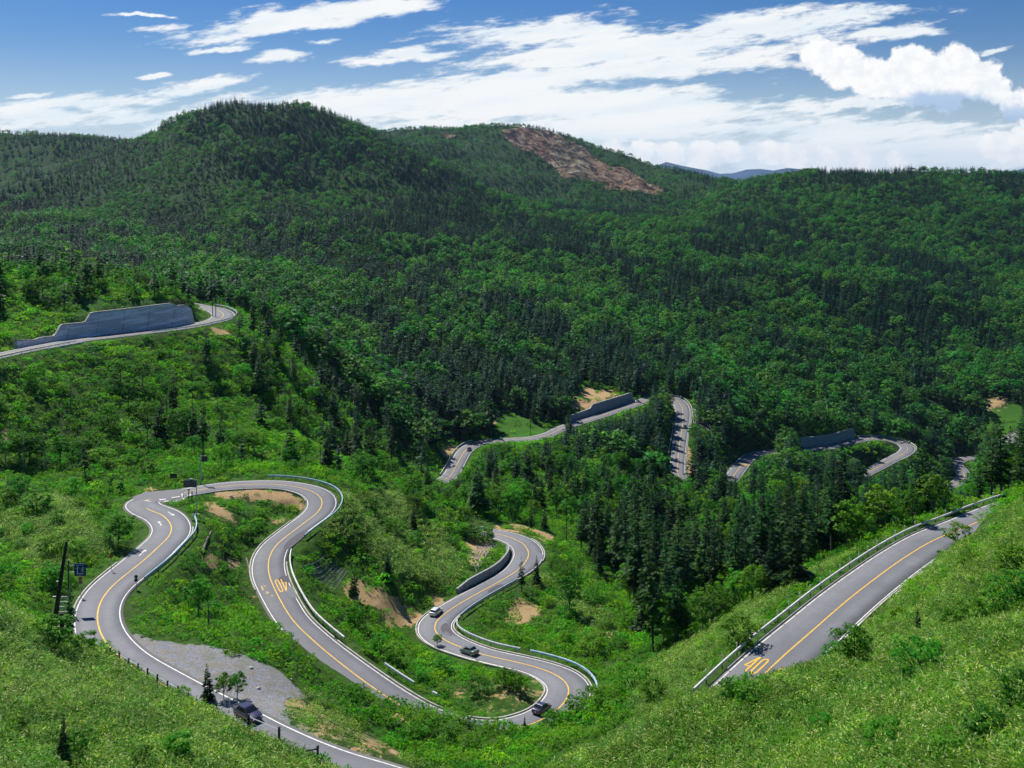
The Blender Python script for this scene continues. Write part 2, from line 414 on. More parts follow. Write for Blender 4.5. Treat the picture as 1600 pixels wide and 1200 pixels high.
def fbm(x, y, o=4):
    a, s, t = 1.0, 0.0, 0.0
    for k in range(o):
        s += a * (vnoise(x * 2 ** k + 17 * k, y * 2 ** k + 31 * k) - 0.5)
        t += a
        a *= 0.5
    return s / t


rows = [14.0]
while rows[-1] < 11500:
    d = rows[-1]
    rows.append(d + (max(0.6, 0.0042 * d) if d < 3500 else 0.05 * d))
rows = np.array(rows)
SMAX, NC = 1.0, 560
# columns are finer inside the view than beside it
cs = np.linspace(-1, 1, NC)
cols = np.sign(cs) * (0.62 * np.abs(cs) + 0.38 * np.abs(cs) ** 5) * 1.15
GD, GS = np.meshgrid(rows, cols, indexing='ij')
cr = rows[::2] if len(rows) % 2 else np.r_[rows[::2], rows[-1]]
cc = cols[::2] if NC % 2 else np.r_[cols[::2], cols[-1]]
CD, CS = np.meshgrid(cr, cc, indexing='ij')
TC = tps_eval(CS, np.log(CD)).reshape(CD.shape)
t1 = np.stack([np.interp(cols, cc, r) for r in TC])
TT = np.stack([np.interp(np.log(rows), np.log(cr), t1[:, j]) for j in range(NC)], 1)
GX = GS * GD
GZ = TT * GD
amp = np.clip((GD - 350) / 900, 0, 1)
GZ = GZ + fbm(GX / 130, GD / 130, 4) * 46 * amp * np.clip((3500 - GD) / 1000, 0, 1)
GZ = GZ + fbm(GX / 18 + 5, GD / 18, 3) * 2.4 * np.clip((GD - 60) / 100, 0, 1) * np.clip((3000 - GD) / 1000, 0, 1)
GZ = GZ + fbm(GX / 6, GD / 6, 2) * 0.4

RDIST = np.full(GD.shape, 99.0)
RZ = np.zeros(GD.shape)
RBL = np.full(GD.shape, 6.5)
for C in RD.values():
    for x_, y_, z_, w_ in C:
        R = 22.0
        i0, i1 = np.searchsorted(rows, y_ - R), np.searchsorted(rows, y_ + R)
        s0, s1 = x_ / y_ - R / y_ * 1.25, x_ / y_ + R / y_ * 1.25
        j0, j1 = np.searchsorted(cols, s0), np.searchsorted(cols, s1)
        sl = (slice(i0, i1), slice(j0, j1))
        dd = np.hypot(GX[sl] - x_, GD[sl] - y_) - w_
        m = dd < RDIST[sl]
        RDIST[sl] = np.where(m, dd, RDIST[sl])
        RZ[sl] = np.where(m, z_, RZ[sl])
        RBL[sl] = np.where(m, 2.6 if y_ < 128 or (x_ > -27 and y_ < 155) else 6.5, RBL[sl])


def sstep(x):
    x = np.clip(x, 0, 1)
    return x * x * (3 - 2 * x)


t_ = sstep((RDIST - 1.3) / RBL)
GZ = np.where(RDIST < 10, (RZ - 0.22) * (1 - t_) + GZ * t_, GZ)


def ground(x, y):
    """terrain height under world points"""
    x, y = np.asarray(x, float), np.asarray(y, float)
    i = np.interp(y, rows, np.arange(len(rows)))
    j = np.interp(x / y, cols, np.arange(NC))
    i0, j0 = np.clip(i.astype(int), 0, len(rows) - 2), np.clip(j.astype(int), 0, NC - 2)
    fi, fj = i - i0, j - j0
    return (GZ[i0, j0] * (1 - fj) + GZ[i0, j0 + 1] * fj) * (1 - fi) + (GZ[i0 + 1, j0] * (1 - fj) + GZ[i0 + 1, j0 + 1] * fj) * fi


def grid_at(A, x, y):
    i = np.clip(np.rint(np.interp(y, rows, np.arange(len(rows)))).astype(int), 0, len(rows) - 1)
    j = np.clip(np.rint(np.interp(np.asarray(x) / np.asarray(y), cols, np.arange(NC))).astype(int), 0, NC - 1)
    return A[i, j]


# how high (as seen, in pixels) each ground point shows, and whether something nearer hides it
GPX = HX + F * GS
GPY = HY - F * GZ / GD
HORZ = np.minimum.accumulate(GPY, axis=0)
VIS = GPY <= HORZ + 1e-6


def first_hit(px, py, dmin=0, dmax=1e9):
    """the ground point first met by the sight line through (px, py)"""
    s = (px - HX) / F
    j = float(np.interp(s, cols, np.arange(NC)))
    j0 = int(min(j, NC - 2)); f = j - j0
    col = GZ[:, j0] * (1 - f) + GZ[:, j0 + 1] * f
    pyc = HY - F * col / rows
    ok = np.where((pyc <= py) & (rows > dmin) & (rows < dmax))[0]
    if not len(ok):
        return None
    i = ok[0]
    if i > 0 and pyc[i - 1] > py:
        g = (pyc[i - 1] - py) / (pyc[i - 1] - pyc[i] + 1e-9)
        d = rows[i - 1] + g * (rows[i] - rows[i - 1])
    else:
        d = rows[i]
    return (s * d, d, (HY - py) / F * d)


def in_poly(px, py, poly):
    poly = np.array(poly, float)
    px, py = np.asarray(px), np.asarray(py)
    c = np.zeros(px.shape, bool)
    n = len(poly)
    for i in range(n):
        x1, y1 = poly[i]; x2, y2 = poly[(i + 1) % n]
        if y1 == y2:
            continue
        c ^= ((y1 > py) != (y2 > py)) & (px < (x2 - x1) * (py - y1) / (y2 - y1) + x1)
    return c
# ------------------------------------------------------------------ helpers for objects
def add_obj(name, verts, faces, mat=None, parent=None, smooth=False, mats=None, mat_idx=None, loc=None):
    me = bpy.data.meshes.new(name)
    if isinstance(verts, np.ndarray):
        verts = np.ascontiguousarray(verts, dtype=np.float32)
        me.vertices.add(len(verts))
        me.vertices.foreach_set('co', verts.ravel())
        f = np.ascontiguousarray(faces, dtype=np.int32)
        k = f.shape[1]
        me.loops.add(f.size)
        me.loops.foreach_set('vertex_index', f.ravel())
        me.polygons.add(len(f))
        me.polygons.foreach_set('loop_start', np.arange(0, f.size, k, dtype=np.int32))
        me.polygons.foreach_set('loop_total', np.full(len(f), k, dtype=np.int32))
        me.update(calc_edges=True)
    else:
        me.from_pydata([tuple(v) for v in verts], [], faces)
        me.update()
    for m in (mats or ([mat] if mat else [])):
        me.materials.append(m)
    if mat_idx is not None:
        me.polygons.foreach_set('material_index', np.ascontiguousarray(mat_idx, dtype=np.int32))
    if smooth:
        me.polygons.foreach_set('use_smooth', np.ones(len(me.polygons), bool))
    o = bpy.data.objects.new(name, me)
    COL.objects.link(o)
    if parent is not None:
        o.parent = parent
    if loc is not None:
        o.location = loc
    return o


def tag(o, label=None, cat=None, group=None, kind=None):
    if label: o['label'] = label
    if cat: o['category'] = cat
    if group: o['group'] = group
    if kind: o['kind'] = kind
    return o


def empty(name, loc=(0, 0, 0), rz=0.0, **k):
    o = bpy.data.objects.new(name, None)
    o.empty_display_size = 0.5
    COL.objects.link(o)
    o.location = loc
    o.rotation_euler = (0, 0, rz)
    return tag(o, **k)


class MB:
    """collects boxes, tubes and quads into one mesh"""
    def __init__(s): s.v, s.f = [], []

    def raw(s, v, f):
        b = len(s.v)
        s.v += [tuple(p) for p in v]
        s.f += [tuple(i + b for i in q) for q in f]
        return s

    def box(s, c, size, ax=None):
        """ax: 3 unit vectors (rows) or None"""
        A = np.eye(3) if ax is None else np.array(ax, float)
        c = np.array(c, float)
        h = np.array(size, float) / 2
        v = [c + A[0] * h[0] * i + A[1] * h[1] * j + A[2] * h[2] * k for i in (-1, 1) for j in (-1, 1) for k in (-1, 1)]
        return s.raw(v, [(0, 1, 3, 2), (4, 6, 7, 5), (0, 4, 5, 1), (2, 3, 7, 6), (0, 2, 6, 4), (1, 5, 7, 3)])

    def tube(s, pts, r, n=6, cap=True):
        pts = [np.array(p, float) for p in pts]
        rs = r if isinstance(r, (list, tuple)) else [r] * len(pts)
        b = len(s.v)
        V, Fc = [], []
        prev = None
        for i, p in enumerate(pts):
            t = pts[min(i + 1, len(pts) - 1)] - pts[max(i - 1, 0)]
            t = t / (np.linalg.norm(t) + 1e-9)
            a = np.array((0, 0, 1.0)) if abs(t[2]) < 0.9 else np.array((1.0, 0, 0))
            x = np.cross(a, t); x /= np.linalg.norm(x)
            y = np.cross(t, x)
            for k in range(n):
                q = 2 * math.pi * k / n
                V.append(p + (x * math.cos(q) + y * math.sin(q)) * rs[i])
        for i in range(len(pts) - 1):
            for k in range(n):
                Fc.append((i * n + k, i * n + (k + 1) % n, (i + 1) * n + (k + 1) % n, (i + 1) * n + k))
        if cap:
            Fc.append(tuple(range(n))[::-1])
            Fc.append(tuple((len(pts) - 1) * n + k for k in range(n)))
        return s.raw(V, Fc)

    def disc(s, c, r, nrm, th=0.05, n=16):
        nrm = np.array(nrm, float); nrm /= np.linalg.norm(nrm)
        c = np.array(c, float)
        return s.tube([c - nrm * th / 2, c + nrm * th / 2], r, n)

    def build(s, name, mat, parent=None, smooth=False):
        return add_obj(name, s.v, s.f, mat, parent, smooth)


# ------------------------------------------------------------------ materials
def new_mat(name):
    m = bpy.data.materials.new(name)
    m.use_nodes = True
    t = m.node_tree
    b = t.nodes['Principled BSDF']
    return m, t, b


def simple_mat(name, col, rough=0.6, metal=0.0, var=0.12, scale=3.0, spec=0.4, coat=0.0):
    m, t, b = new_mat(name)
    tc = t.nodes.new('ShaderNodeTexCoord')
    n = noise(t, tc.outputs['Object'], scale, 5.0, 0.65)
    lo = tuple(c * (1 - var * 1.6) for c in col)
    hi = tuple(min(1, c * (1 + var)) for c in col)
    c = mix(t, n.ramp(0.3, 0.7), lo, hi)
    t.links.new(c, b.inputs['Base Color'])
    b.inputs['Roughness'].default_value = rough
    b.inputs['Metallic'].default_value = metal
    b.inputs['Specular IOR Level'].default_value = spec
    b.inputs['Coat Weight'].default_value = coat
    return m


def leaf_mat(name, c_lo, c_hi, trans=0.35, hue=0.02, patch=None, tcol=None, rough=0.55, flecks=None):
    """foliage: colour varies leaf by leaf, plant by plant and over broad patches of the hillside"""
    m, t, b = new_mat(name)
    geo = t.nodes.new('ShaderNodeNewGeometry')
    oi = t.nodes.new('ShaderNodeObjectInfo')
    r1 = NX(t, geo.outputs['Random Per Island'])
    r2 = NX(t, oi.outputs['Random'])
    c = mix(t, r1 * 0.55 + r2 * 0.6 - 0.08, c_lo, c_hi)
    if flecks is not None:
        fr, fc = flecks
        c = mix(t, r1._op('GREATER_THAN', 1.0 - fr), c, fc)
    if patch is not None:
        pn = noise(t, geo.outputs['Position'], patch[0], 3.0, 0.6)
        c = mix(t, pn.ramp(0.38, 0.62), c, mix(t, 1.0, c, patch[1], 'MULTIPLY'))
        pn = noise(t, geo.outputs['Position'], patch[0] * 4.3, 4.0, 0.65)
        c = mix(t, pn.ramp(0.52, 0.68, 0, 0.8), c, mix(t, 1.0, c, patch[1], 'MULTIPLY'))
    hs = t.nodes.new('ShaderNodeHueSaturation')
    hv = (r2 * 17.37)._op('FRACT') * (2 * hue) + (0.5 - hue)
    t.links.new(hv.s, hs.inputs['Hue'])
    vv = (r2 * 7.13)._op('FRACT') * 0.5 + 0.75
    t.links.new(vv.s, hs.inputs['Value'])
    t.links.new(c, hs.inputs['Color'])
    c = hs.outputs[0]
    t.links.new(c, b.inputs['Base Color'])
    b.inputs['Roughness'].default_value = rough
    b.inputs['Specular IOR Level'].default_value = 0.12
    tr = t.nodes.new('ShaderNodeBsdfTranslucent')
    t.links.new(mix(t, 1.0, c, tcol or (1.5, 1.9, 0.5), 'MULTIPLY'), tr.inputs[0])
    ms = t.nodes.new('ShaderNodeMixShader')
    ms.inputs[0].default_value = trans
    t.links.new(b.outputs[0], ms.inputs[1])
    t.links.new(tr.outputs[0], ms.inputs[2])
    out = t.nodes['Material Output']
    t.links.new(ms.outputs[0], out.inputs[0])
    return m


M = {}
M['bark'] = simple_mat('bark', (0.055, 0.045, 0.035), 0.9, scale=2.0, var=0.3)
M['dead_wood'] = simple_mat('dead_wood', (0.20, 0.185, 0.165), 0.9, scale=3.0, var=0.3)
M['birch_bark'] = simple_mat('birch_bark', (0.16, 0.14, 0.12), 0.8, scale=2.0, var=0.3)
M['conifer'] = leaf_mat('conifer_needles', (0.007, 0.030, 0.007), (0.040, 0.125, 0.016), 0.25, 0.03)
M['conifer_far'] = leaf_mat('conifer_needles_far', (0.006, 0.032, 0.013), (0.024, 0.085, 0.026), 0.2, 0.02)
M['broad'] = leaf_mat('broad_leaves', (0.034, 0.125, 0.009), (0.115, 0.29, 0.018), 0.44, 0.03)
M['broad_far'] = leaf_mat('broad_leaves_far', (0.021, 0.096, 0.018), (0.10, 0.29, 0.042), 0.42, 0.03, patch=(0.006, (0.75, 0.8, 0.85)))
M['brush'] = leaf_mat('brush_leaves', (0.055, 0.19, 0.008), (0.23, 0.48, 0.018), 0.46, 0.03, patch=(0.05, (0.62, 0.75, 0.75)))
M['sasa'] = leaf_mat('bamboo_grass_leaves', (0.055, 0.155, 0.014), (0.27, 0.44, 0.055), 0.42, 0.02, patch=(0.10, (0.68, 0.80, 0.7)), flecks=(0.13, (0.62, 0.60, 0.28)))
# ------------------------------------------------------------------ the ground as one sheet
def poly_mask(poly, dmin=0, dmax=1e9):
    return in_poly(GPX, GPY, poly) & (GD > dmin) & (GD < dmax) & (GPY <= HORZ + (9 if dmax <= 140 else 0.5))


BARE = np.zeros(GD.shape, np.float32)      # tan bare earth
GRAV = np.zeros(GD.shape, np.float32)      # grey gravel
RED = np.zeros(GD.shape, np.float32)       # reddish slide
GRASS = np.zeros(GD.shape, np.float32)     # short mown-looking grass
SLIDE = [(784, 205), (820, 200), (868, 208), (905, 225), (935, 250), (960, 262), (985, 262), (1000, 275), (1015, 285), (1040, 296), (1030, 305), (985, 300),
         (945, 292), (915, 284), (880, 278), (862, 258), (840, 240), (805, 228), (790, 216)]
bare_polys = [
    [(318, 785), (330, 782), (370, 805), (378, 818), (360, 815), (325, 800)], [(312, 870), (330, 866), (378, 878), (370, 890), (325, 885)],
    [(330, 768), (400, 763), (455, 770), (480, 785), (478, 800), (462, 800), (450, 790), (400, 782), (340, 778)], [(418, 812), (440, 806), (452, 812), (430, 826)],
    [(540, 905), (560, 905), (600, 925), (640, 945), (660, 962), (655, 972), (620, 972), (598, 950), (545, 938), (534, 925)],
    [(600, 955), (665, 958), (655, 975), (600, 985)],
    [(805, 935), (815, 930), (835, 958), (820, 975), (790, 978), (785, 965)], [(775, 818), (820, 820), (870, 838), (858, 850), (830, 835), (775, 828)],
    [(890, 622), (912, 606), (960, 610), (975, 622), (945, 630), (922, 643), (892, 640)], [(1073, 690), (1080, 700), (1078, 720), (1090, 735), (1120, 755), (1100, 760), (1075, 742), (1070, 715)],
    [(688, 688), (705, 690), (712, 702), (700, 716), (690, 712)], [(765, 648), (778, 642), (775, 662), (760, 672)],
    [(1535, 630), (1548, 620), (1575, 618), (1568, 640), (1540, 640)], [(725, 835), (735, 832), (772, 845), (750, 880), (735, 890)],
    [(580, 1163), (600, 1158), (630, 1180), (605, 1186), (578, 1175)], [(600, 1110), (615, 1112), (660, 1130), (655, 1143), (620, 1128)],
    [(1325, 768), (1350, 772), (1345, 780), (1325, 776)], [(0, 670), (10, 665), (15, 690), (0, 700)], [(328, 510), (355, 513), (362, 524), (335, 526)],
    [(22, 562), (32, 562), (60, 580), (40, 580)], [(940, 985), (958, 985), (955, 998), (940, 998)], [(815, 940), (840, 945), (850, 965), (830, 965)],
    [(665, 935), (680, 928), (700, 940), (680, 950)], [(225, 762), (240, 758), (245, 765), (228, 770)],
]
for p_ in bare_polys:
    BARE[poly_mask(p_)] = 1
GRAV[poly_mask([(200, 985), (240, 1000), (330, 1010), (385, 1025), (440, 1050), (470, 1080), (500, 1110), (560, 1135), (590, 1160), (600, 1185), (610, 1202), (550, 1192), (470, 1162), (400, 1130), (330, 1098), (250, 1055), (205, 1015)], 85, 140)] = 1
GRAV[poly_mask([(440, 1085), (480, 1090), (600, 1155), (625, 1200), (540, 1185), (450, 1140)], 85, 140)] = 0.33
BARE[poly_mask([(440, 1085), (480, 1090), (600, 1155), (625, 1200), (540, 1185), (450, 1140)], 85, 140)] = 0.5
BARE[poly_mask([(700, 1068), (740, 1062), (800, 1062), (840, 1058), (856, 1075), (845, 1100), (800, 1117), (750, 1113), (715, 1095)], 130, 165)] = 0.34
GRAV[poly_mask([(1555, 690), (1600, 665), (1600, 710), (1560, 705)])] = 1
GRAV[poly_mask([(1420, 705), (1440, 710), (1470, 735), (1462, 745), (1430, 725)])] = 0.9
RED[poly_mask(SLIDE, 1500)] = 1
RED[poly_mask([(685, 208), (700, 207), (714, 214), (700, 217)], 1500)] = 1
GRASS[poly_mask([(765, 690), (780, 640), (800, 640), (850, 670), (850, 684)], 350, 560)] = 1
GRASS[poly_mask([(690, 682), (700, 680), (718, 698), (712, 703)], 350, 560)] = 1
GRASS[poly_mask([(1424, 628), (1440, 626), (1475, 640), (1530, 655), (1500, 668), (1440, 655)], 450, 800)] = 1
GRASS[poly_mask([(1530, 640), (1600, 630), (1600, 660), (1560, 690), (1540, 680)], 450, 800)] = 0.8
GRASS[poly_mask([(115, 500), (130, 470), (145, 478), (140, 490)], 250, 400)] = 0.8
GRASS[poly_mask([(130, 490), (150, 468), (290, 468), (285, 474), (150, 486)], 250, 400)] = 0.6
SASA = np.zeros(GD.shape, np.float32)      # bamboo grass fields
SASA[(GD < 118)] = 1
for p_, a_, b_ in [([(0, 950), (120, 1000), (200, 1060), (400, 1150), (480, 1190), (480, 1400), (-300, 1400), (-300, 900)], 0, 110),
                   ([(980, 1060), (1100, 985), (1250, 900), (1390, 840), (1230, 930), (1120, 1050), (1000, 1130)], 100, 190),
                   ([(540, 770), (620, 770), (700, 840), (730, 900), (690, 925), (600, 890), (560, 860), (500, 830)], 150, 260),
                   ([(0, 750), (110, 780), (180, 850), (160, 870), (60, 900), (0, 830)], 120, 240),
                   ([(820, 900), (880, 900), (960, 970), (940, 990), (870, 950)], 150, 260),
                   ([(1240, 1040), (1600, 780), (1900, 700), (1900, 1400), (1000, 1400)], 0, 150)]:
    SASA[in_poly(GPX, GPY, p_) & (GD > a_) & (GD < b_)] = 1
SASA[in_poly(GPX, GPY, [(540, 1110), (700, 1120), (920, 1090), (1000, 1130), (860, 1200), (800, 1260), (600, 1230)]) & (GD > 96)] = 0


def blur(A, n=1):
    A = A.copy()
    for _ in range(n):
        B = A.copy()
        B[1:-1, 1:-1] = (A[1:-1, 1:-1] * 4 + A[:-2, 1:-1] + A[2:, 1:-1] + A[1:-1, :-2] + A[1:-1, 2:]) / 8
        A = B
    return A


GZ = GZ + blur(RED, 3) * fbm(GX / 30, GD / 60, 5) * 34
verts = np.stack([GX, GD, GZ], -1).reshape(-1, 3)
nr, nc = GD.shape
ii = (np.arange(nr - 1)[:, None] * nc + np.arange(nc - 1)[None]).ravel()
quads = np.stack([ii, ii + 1, ii + nc + 1, ii + nc], 1)


def ground_mat():
    m, t, b = new_mat('hillside_ground')
    geo = t.nodes.new('ShaderNodeNewGeometry')
    P = geo.outputs['Position']

    def at(name):
        a = t.nodes.new('ShaderNodeAttribute')
        a.attribute_name = name
        return NX(t, a.outputs['Fac'])
    n1, n2, n3 = noise(t, P, 0.05, 5), noise(t, P, 0.8, 6, 0.7), noise(t, P, 6.0, 6, 0.7)
    c = mix(t, n2.ramp(0.35, 0.65), (0.022, 0.060, 0.008), (0.062, 0.15, 0.016))
    c = mix(t, n1.ramp(0.4, 0.65, 0, 0.5), c, (0.035, 0.05, 0.018))
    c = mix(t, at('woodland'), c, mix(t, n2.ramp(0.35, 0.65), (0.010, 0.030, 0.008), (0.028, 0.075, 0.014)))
    g = mix(t, n3.ramp(0.3, 0.7), (0.03, 0.10, 0.012), (0.06, 0.16, 0.018))
    c = mix(t, (at('grassy') + (n2 - 0.5) * 0.5).ramp(0.3, 0.6), c, g)
    e = mix(t, n3.ramp(0.3, 0.7), (0.27, 0.17, 0.075), (0.50, 0.37, 0.20))
    e = mix(t, n2.ramp(0.5, 0.75), e, (0.34, 0.17, 0.08))
    c = mix(t, (at('bare') + (n2 - 0.5) * 2.0 + (n3 - 0.5) * 1.2 + (noise(t, P, 0.22, 3) - 0.5) * 1.4).ramp(0.50, 0.64), c, e)
    gr = mix(t, n3.ramp(0.35, 0.65), (0.11, 0.115, 0.13), (0.33, 0.34, 0.37))
    gr = mix(t, n2.ramp(0.42, 0.66), gr, (0.22, 0.20, 0.16))
    gr = mix(t, noise(t, P, 0.25, 3).ramp(0.55, 0.75, 0.0, 0.7), gr, (0.13, 0.15, 0.06))
    v = t.nodes.new('ShaderNodeTexVoronoi')
    v.inputs['Scale'].default_value = 3.0
    t.links.new(P, v.inputs['Vector'])
    gr = mix(t, NX(t, v.outputs['Distance']).ramp(0.05, 0.16, 0.5, 0.0), gr, (0.62, 0.62, 0.62))
    c = mix(t, (at('gravel') + (n2 - 0.5) * 1.1 + (n3 - 0.5) * 0.5 + (noise(t, P, 0.25, 3) - 0.5) * 0.6).ramp(0.42, 0.58), c, gr)
    sp = t.nodes.new('ShaderNodeSeparateXYZ')
    t.links.new(P, sp.inputs[0])
    xx, yy, zz = (NX(t, sp.outputs[i]) for i in range(3))
    ns = noise(t, combine(t, (xx * 0.6 - yy * 0.8) * 0.008, (xx * 0.8 + yy * 0.6) * 0.05, zz * 0.01), 1.0, 8, 0.7)
    nt = noise(t, combine(t, (xx * 0.6 - yy * 0.8) * 0.03, (xx * 0.8 + yy * 0.6) * 0.07, zz * 0.05), 1.0, 7, 0.72)
    rd = mix(t, (xx + (nt - 0.5) * 160).ramp(60, 110), (0.17, 0.082, 0.06), (0.15, 0.135, 0.085))
    rd = mix(t, (xx + (nt - 0.5) * 160).ramp(140, 200), rd, (0.27, 0.17, 0.10))
    rd = mix(t, ns.ramp(0.45, 0.6), rd, (0.27, 0.17, 0.10))
    rd = mix(t, ns.ramp(0.62, 0.66), rd, (0.45, 0.42, 0.38))
    rd = mix(t, nt.ramp(0.545, 0.59), rd, (0.40, 0.34, 0.26))
    rd = mix(t, nt.ramp(0.455, 0.475, 1.0, 0.0), rd, (0.045, 0.032, 0.032))
    c = mix(t, (at('slide') + (nt - 0.5) * 1.9).ramp(0.50, 0.58), c, rd)
    t.links.new(c, b.inputs['Base Color'])
    b.inputs['Roughness'].default_value = 0.95
    b.inputs['Specular IOR Level'].default_value = 0.1
    bp = t.nodes.new('ShaderNodeBump')
    bp.inputs['Strength'].default_value = 0.6
    bp.inputs['Distance'].default_value = 0.25
    t.links.new((n2 + n3 * 0.5).s, bp.inputs['Height'])
    bp2 = t.nodes.new('ShaderNodeBump')
    bp2.inputs['Strength'].default_value = 1.0
    bp2.inputs['Distance'].default_value = 20.0
    t.links.new((nt * (at('slide').max(0.0))).s, bp2.inputs['Height'])
    t.links.new(bp.outputs[0], bp2.inputs['Normal'])
    t.links.new(bp2.outputs[0], b.inputs['Normal'])
    return m


M['ground'] = ground_mat()
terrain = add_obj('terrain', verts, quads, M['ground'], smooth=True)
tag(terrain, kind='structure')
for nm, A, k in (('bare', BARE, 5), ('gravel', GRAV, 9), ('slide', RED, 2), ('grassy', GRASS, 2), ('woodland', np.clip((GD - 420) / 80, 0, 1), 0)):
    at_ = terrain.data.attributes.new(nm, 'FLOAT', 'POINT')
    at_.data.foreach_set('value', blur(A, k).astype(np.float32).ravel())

# ------------------------------------------------------------------ far blue mountains
def far_range(x0, x1, d, top, base, seed, depth):
    n = 160
    xs = np.linspace(x0, x1, n)
    V, Fc = [], []
    for k, (dz, dy) in enumerate([(0, -depth), (0.55, -depth * 0.45), (1.0, 0), (0.5, depth * 0.5), (0, depth)]):
        e = np.interp(xs, *top)
        z = base + (e - base) * dz + fbm(xs / 300 + seed, np.full(n, seed + k * 1.7), 5) * 120 * (0.35 + 0.65 * dz if k else 0)
        for x_, z_ in zip(xs, z):
            V.append((x_, d + dy, z_))
    for k in range(4):
        for i in range(n - 1):
            a = k * n + i
            Fc.append((a, a + 1, a + n + 1, a + n))
    return V, Fc


M['mountain'] = simple_mat('far_mountain', (0.018, 0.055, 0.12), 0.95, scale=0.002, var=0.3)  # blue of distance haze put into the base colour, besides the haze volume
d_ = 9000.0
def hp(px, py, d=d_): return ((px - HX) / F * d, (HY - py) / F * d)
tops = [hp(*q) for q in [(-900, 290), (300, 285), (950, 285), (1040, 256), (1075, 264), (1105, 266), (1125, 272), (1150, 268), (1180, 260), (1205, 263), (1235, 262), (1300, 272), (1450, 275), (1560, 272), (1600, 262), (1800, 255), (2500, 285)]]
V_, F_ = far_range(-10000, 10000, d_, ([q[0] for q in tops], [q[1] for q in tops]), -260, 4.2, 1500)
tag(add_obj('mountains', V_, F_, M['mountain'], smooth=True), kind='structure')
# ------------------------------------------------------------------ roads
def asphalt_mat(name, lo, hi):
    m, t, b = new_mat(name)
    geo = t.nodes.new('ShaderNodeNewGeometry')
    P = geo.outputs['Position']
    n1, n2, n3 = noise(t, P, 0.12, 5, 0.6), noise(t, P, 1.2, 6, 0.7), noise(t, P, 12, 4, 0.7)
    c = mix(t, n1.ramp(0.35, 0.65), lo, hi)
    c = mix(t, n2.ramp(0.4, 0.75, 0.0, 0.35), c, tuple(x * 0.72 for x in lo))
    c = mix(t, n3.ramp(0.3, 0.7, 0.0, 0.3), c, tuple(x * 1.25 for x in hi))
    uv = t.nodes.new('ShaderNodeAttribute')
    uv.attribute_name = 'across'
    a = NX(t, uv.outputs['Fac'])
    w = ((a * 12.566)._op('COSINE')).ramp(-1, 1, 0.0, 0.34) * n1.ramp(0.3, 0.6, 0.4, 1.0)
    c = mix(t, w, c, tuple(x * 0.7 for x in lo))
    c = mix(t, ((a - 0.5).abs() + (n2 - 0.5) * 0.12).ramp(0.46, 0.58, 0.0, 0.6), c, (0.17, 0.155, 0.125))
    n4 = noise(t, P, 0.35, 3, 0.5)
    c = mix(t, (n4 - 0.5).abs().ramp(0.0, 0.006, 0.45, 0.0) * n1.ramp(0.45, 0.6), c, (0.07, 0.07, 0.075))
    c = mix(t, noise(t, P, 0.045, 2).ramp(0.5, 0.53, 0.0, 0.3), c, tuple(x * 0.82 for x in lo))
    t.links.new(c, b.inputs['Base Color'])
    b.inputs['Roughness'].default_value = 0.75
    b.inputs['Specular IOR Level'].default_value = 0.35
    return m


M['asphalt'] = asphalt_mat('asphalt', (0.150, 0.152, 0.168), (0.195, 0.197, 0.213))
M['patch'] = asphalt_mat('asphalt_patch', (0.07, 0.065, 0.085), (0.09, 0.085, 0.105))
M['old_patch'] = asphalt_mat('old_asphalt_patch', (0.16, 0.17, 0.19), (0.21, 0.225, 0.25))
M['white_paint'] = simple_mat('white_paint', (0.72, 0.71, 0.68), 0.6, scale=1.5, var=0.15)
M['yellow_paint'] = simple_mat('yellow_paint', (0.80, 0.47, 0.045), 0.6, scale=1.5, var=0.12)
M['concrete'] = simple_mat('concrete', (0.44, 0.42, 0.38), 0.85, scale=0.8, var=0.2)


def frame_of(C):
    T = np.gradient(C[:, :2], axis=0)
    T /= np.linalg.norm(T, axis=1)[:, None]
    N = np.stack([T[:, 1], -T[:, 0]], 1)      # to the right of travel
    s = np.r_[0, np.cumsum(np.linalg.norm(np.diff(C[:, :2], axis=0), axis=1))]
    return T, N, s


def lanes_strip(C, offs, dz, i0=0, i1=None, crown=0.0):
    """strip whose cross-section runs through the offsets (function of half width)"""
    T, N, s = frame_of(C)
    i1 = len(C) if i1 is None else i1
    V, Fc, ac = [], [], []
    m = len(offs)
    for i in range(i0, i1):
        for o in offs:
            off = o(C[i, 3]) if callable(o) else o
            p = C[i, :2] + N[i] * off
            V.append((p[0], p[1], C[i, 2] + dz - crown * abs(off)))
            ac.append(off / max(C[i, 3], 1) * 0.5 + 0.5)
    for i in range(i1 - i0 - 1):
        for k in range(m - 1):
            a = i * m + k
            Fc.append((a, a + 1, a + m + 1, a + m))
    return V, Fc, ac


def idx_near(C, px, py):
    q = HX + F * C[:, 0] / C[:, 1]
    r = HY - F * C[:, 2] / C[:, 1]
    return int(np.argmin((q - px) ** 2 + (r - py) ** 2))


def strip_obj(name, C, offs, dz, mat, parent, i0=0, i1=None):
    V, Fc, ac = lanes_strip(C, offs, dz, i0, i1, 0.02)
    o = add_obj(name, np.array(V), np.array(Fc), mat, parent)
    a = o.data.attributes.new('across', 'FLOAT', 'POINT')
    a.data.foreach_set('value', np.array(ac, np.float32))
    return o


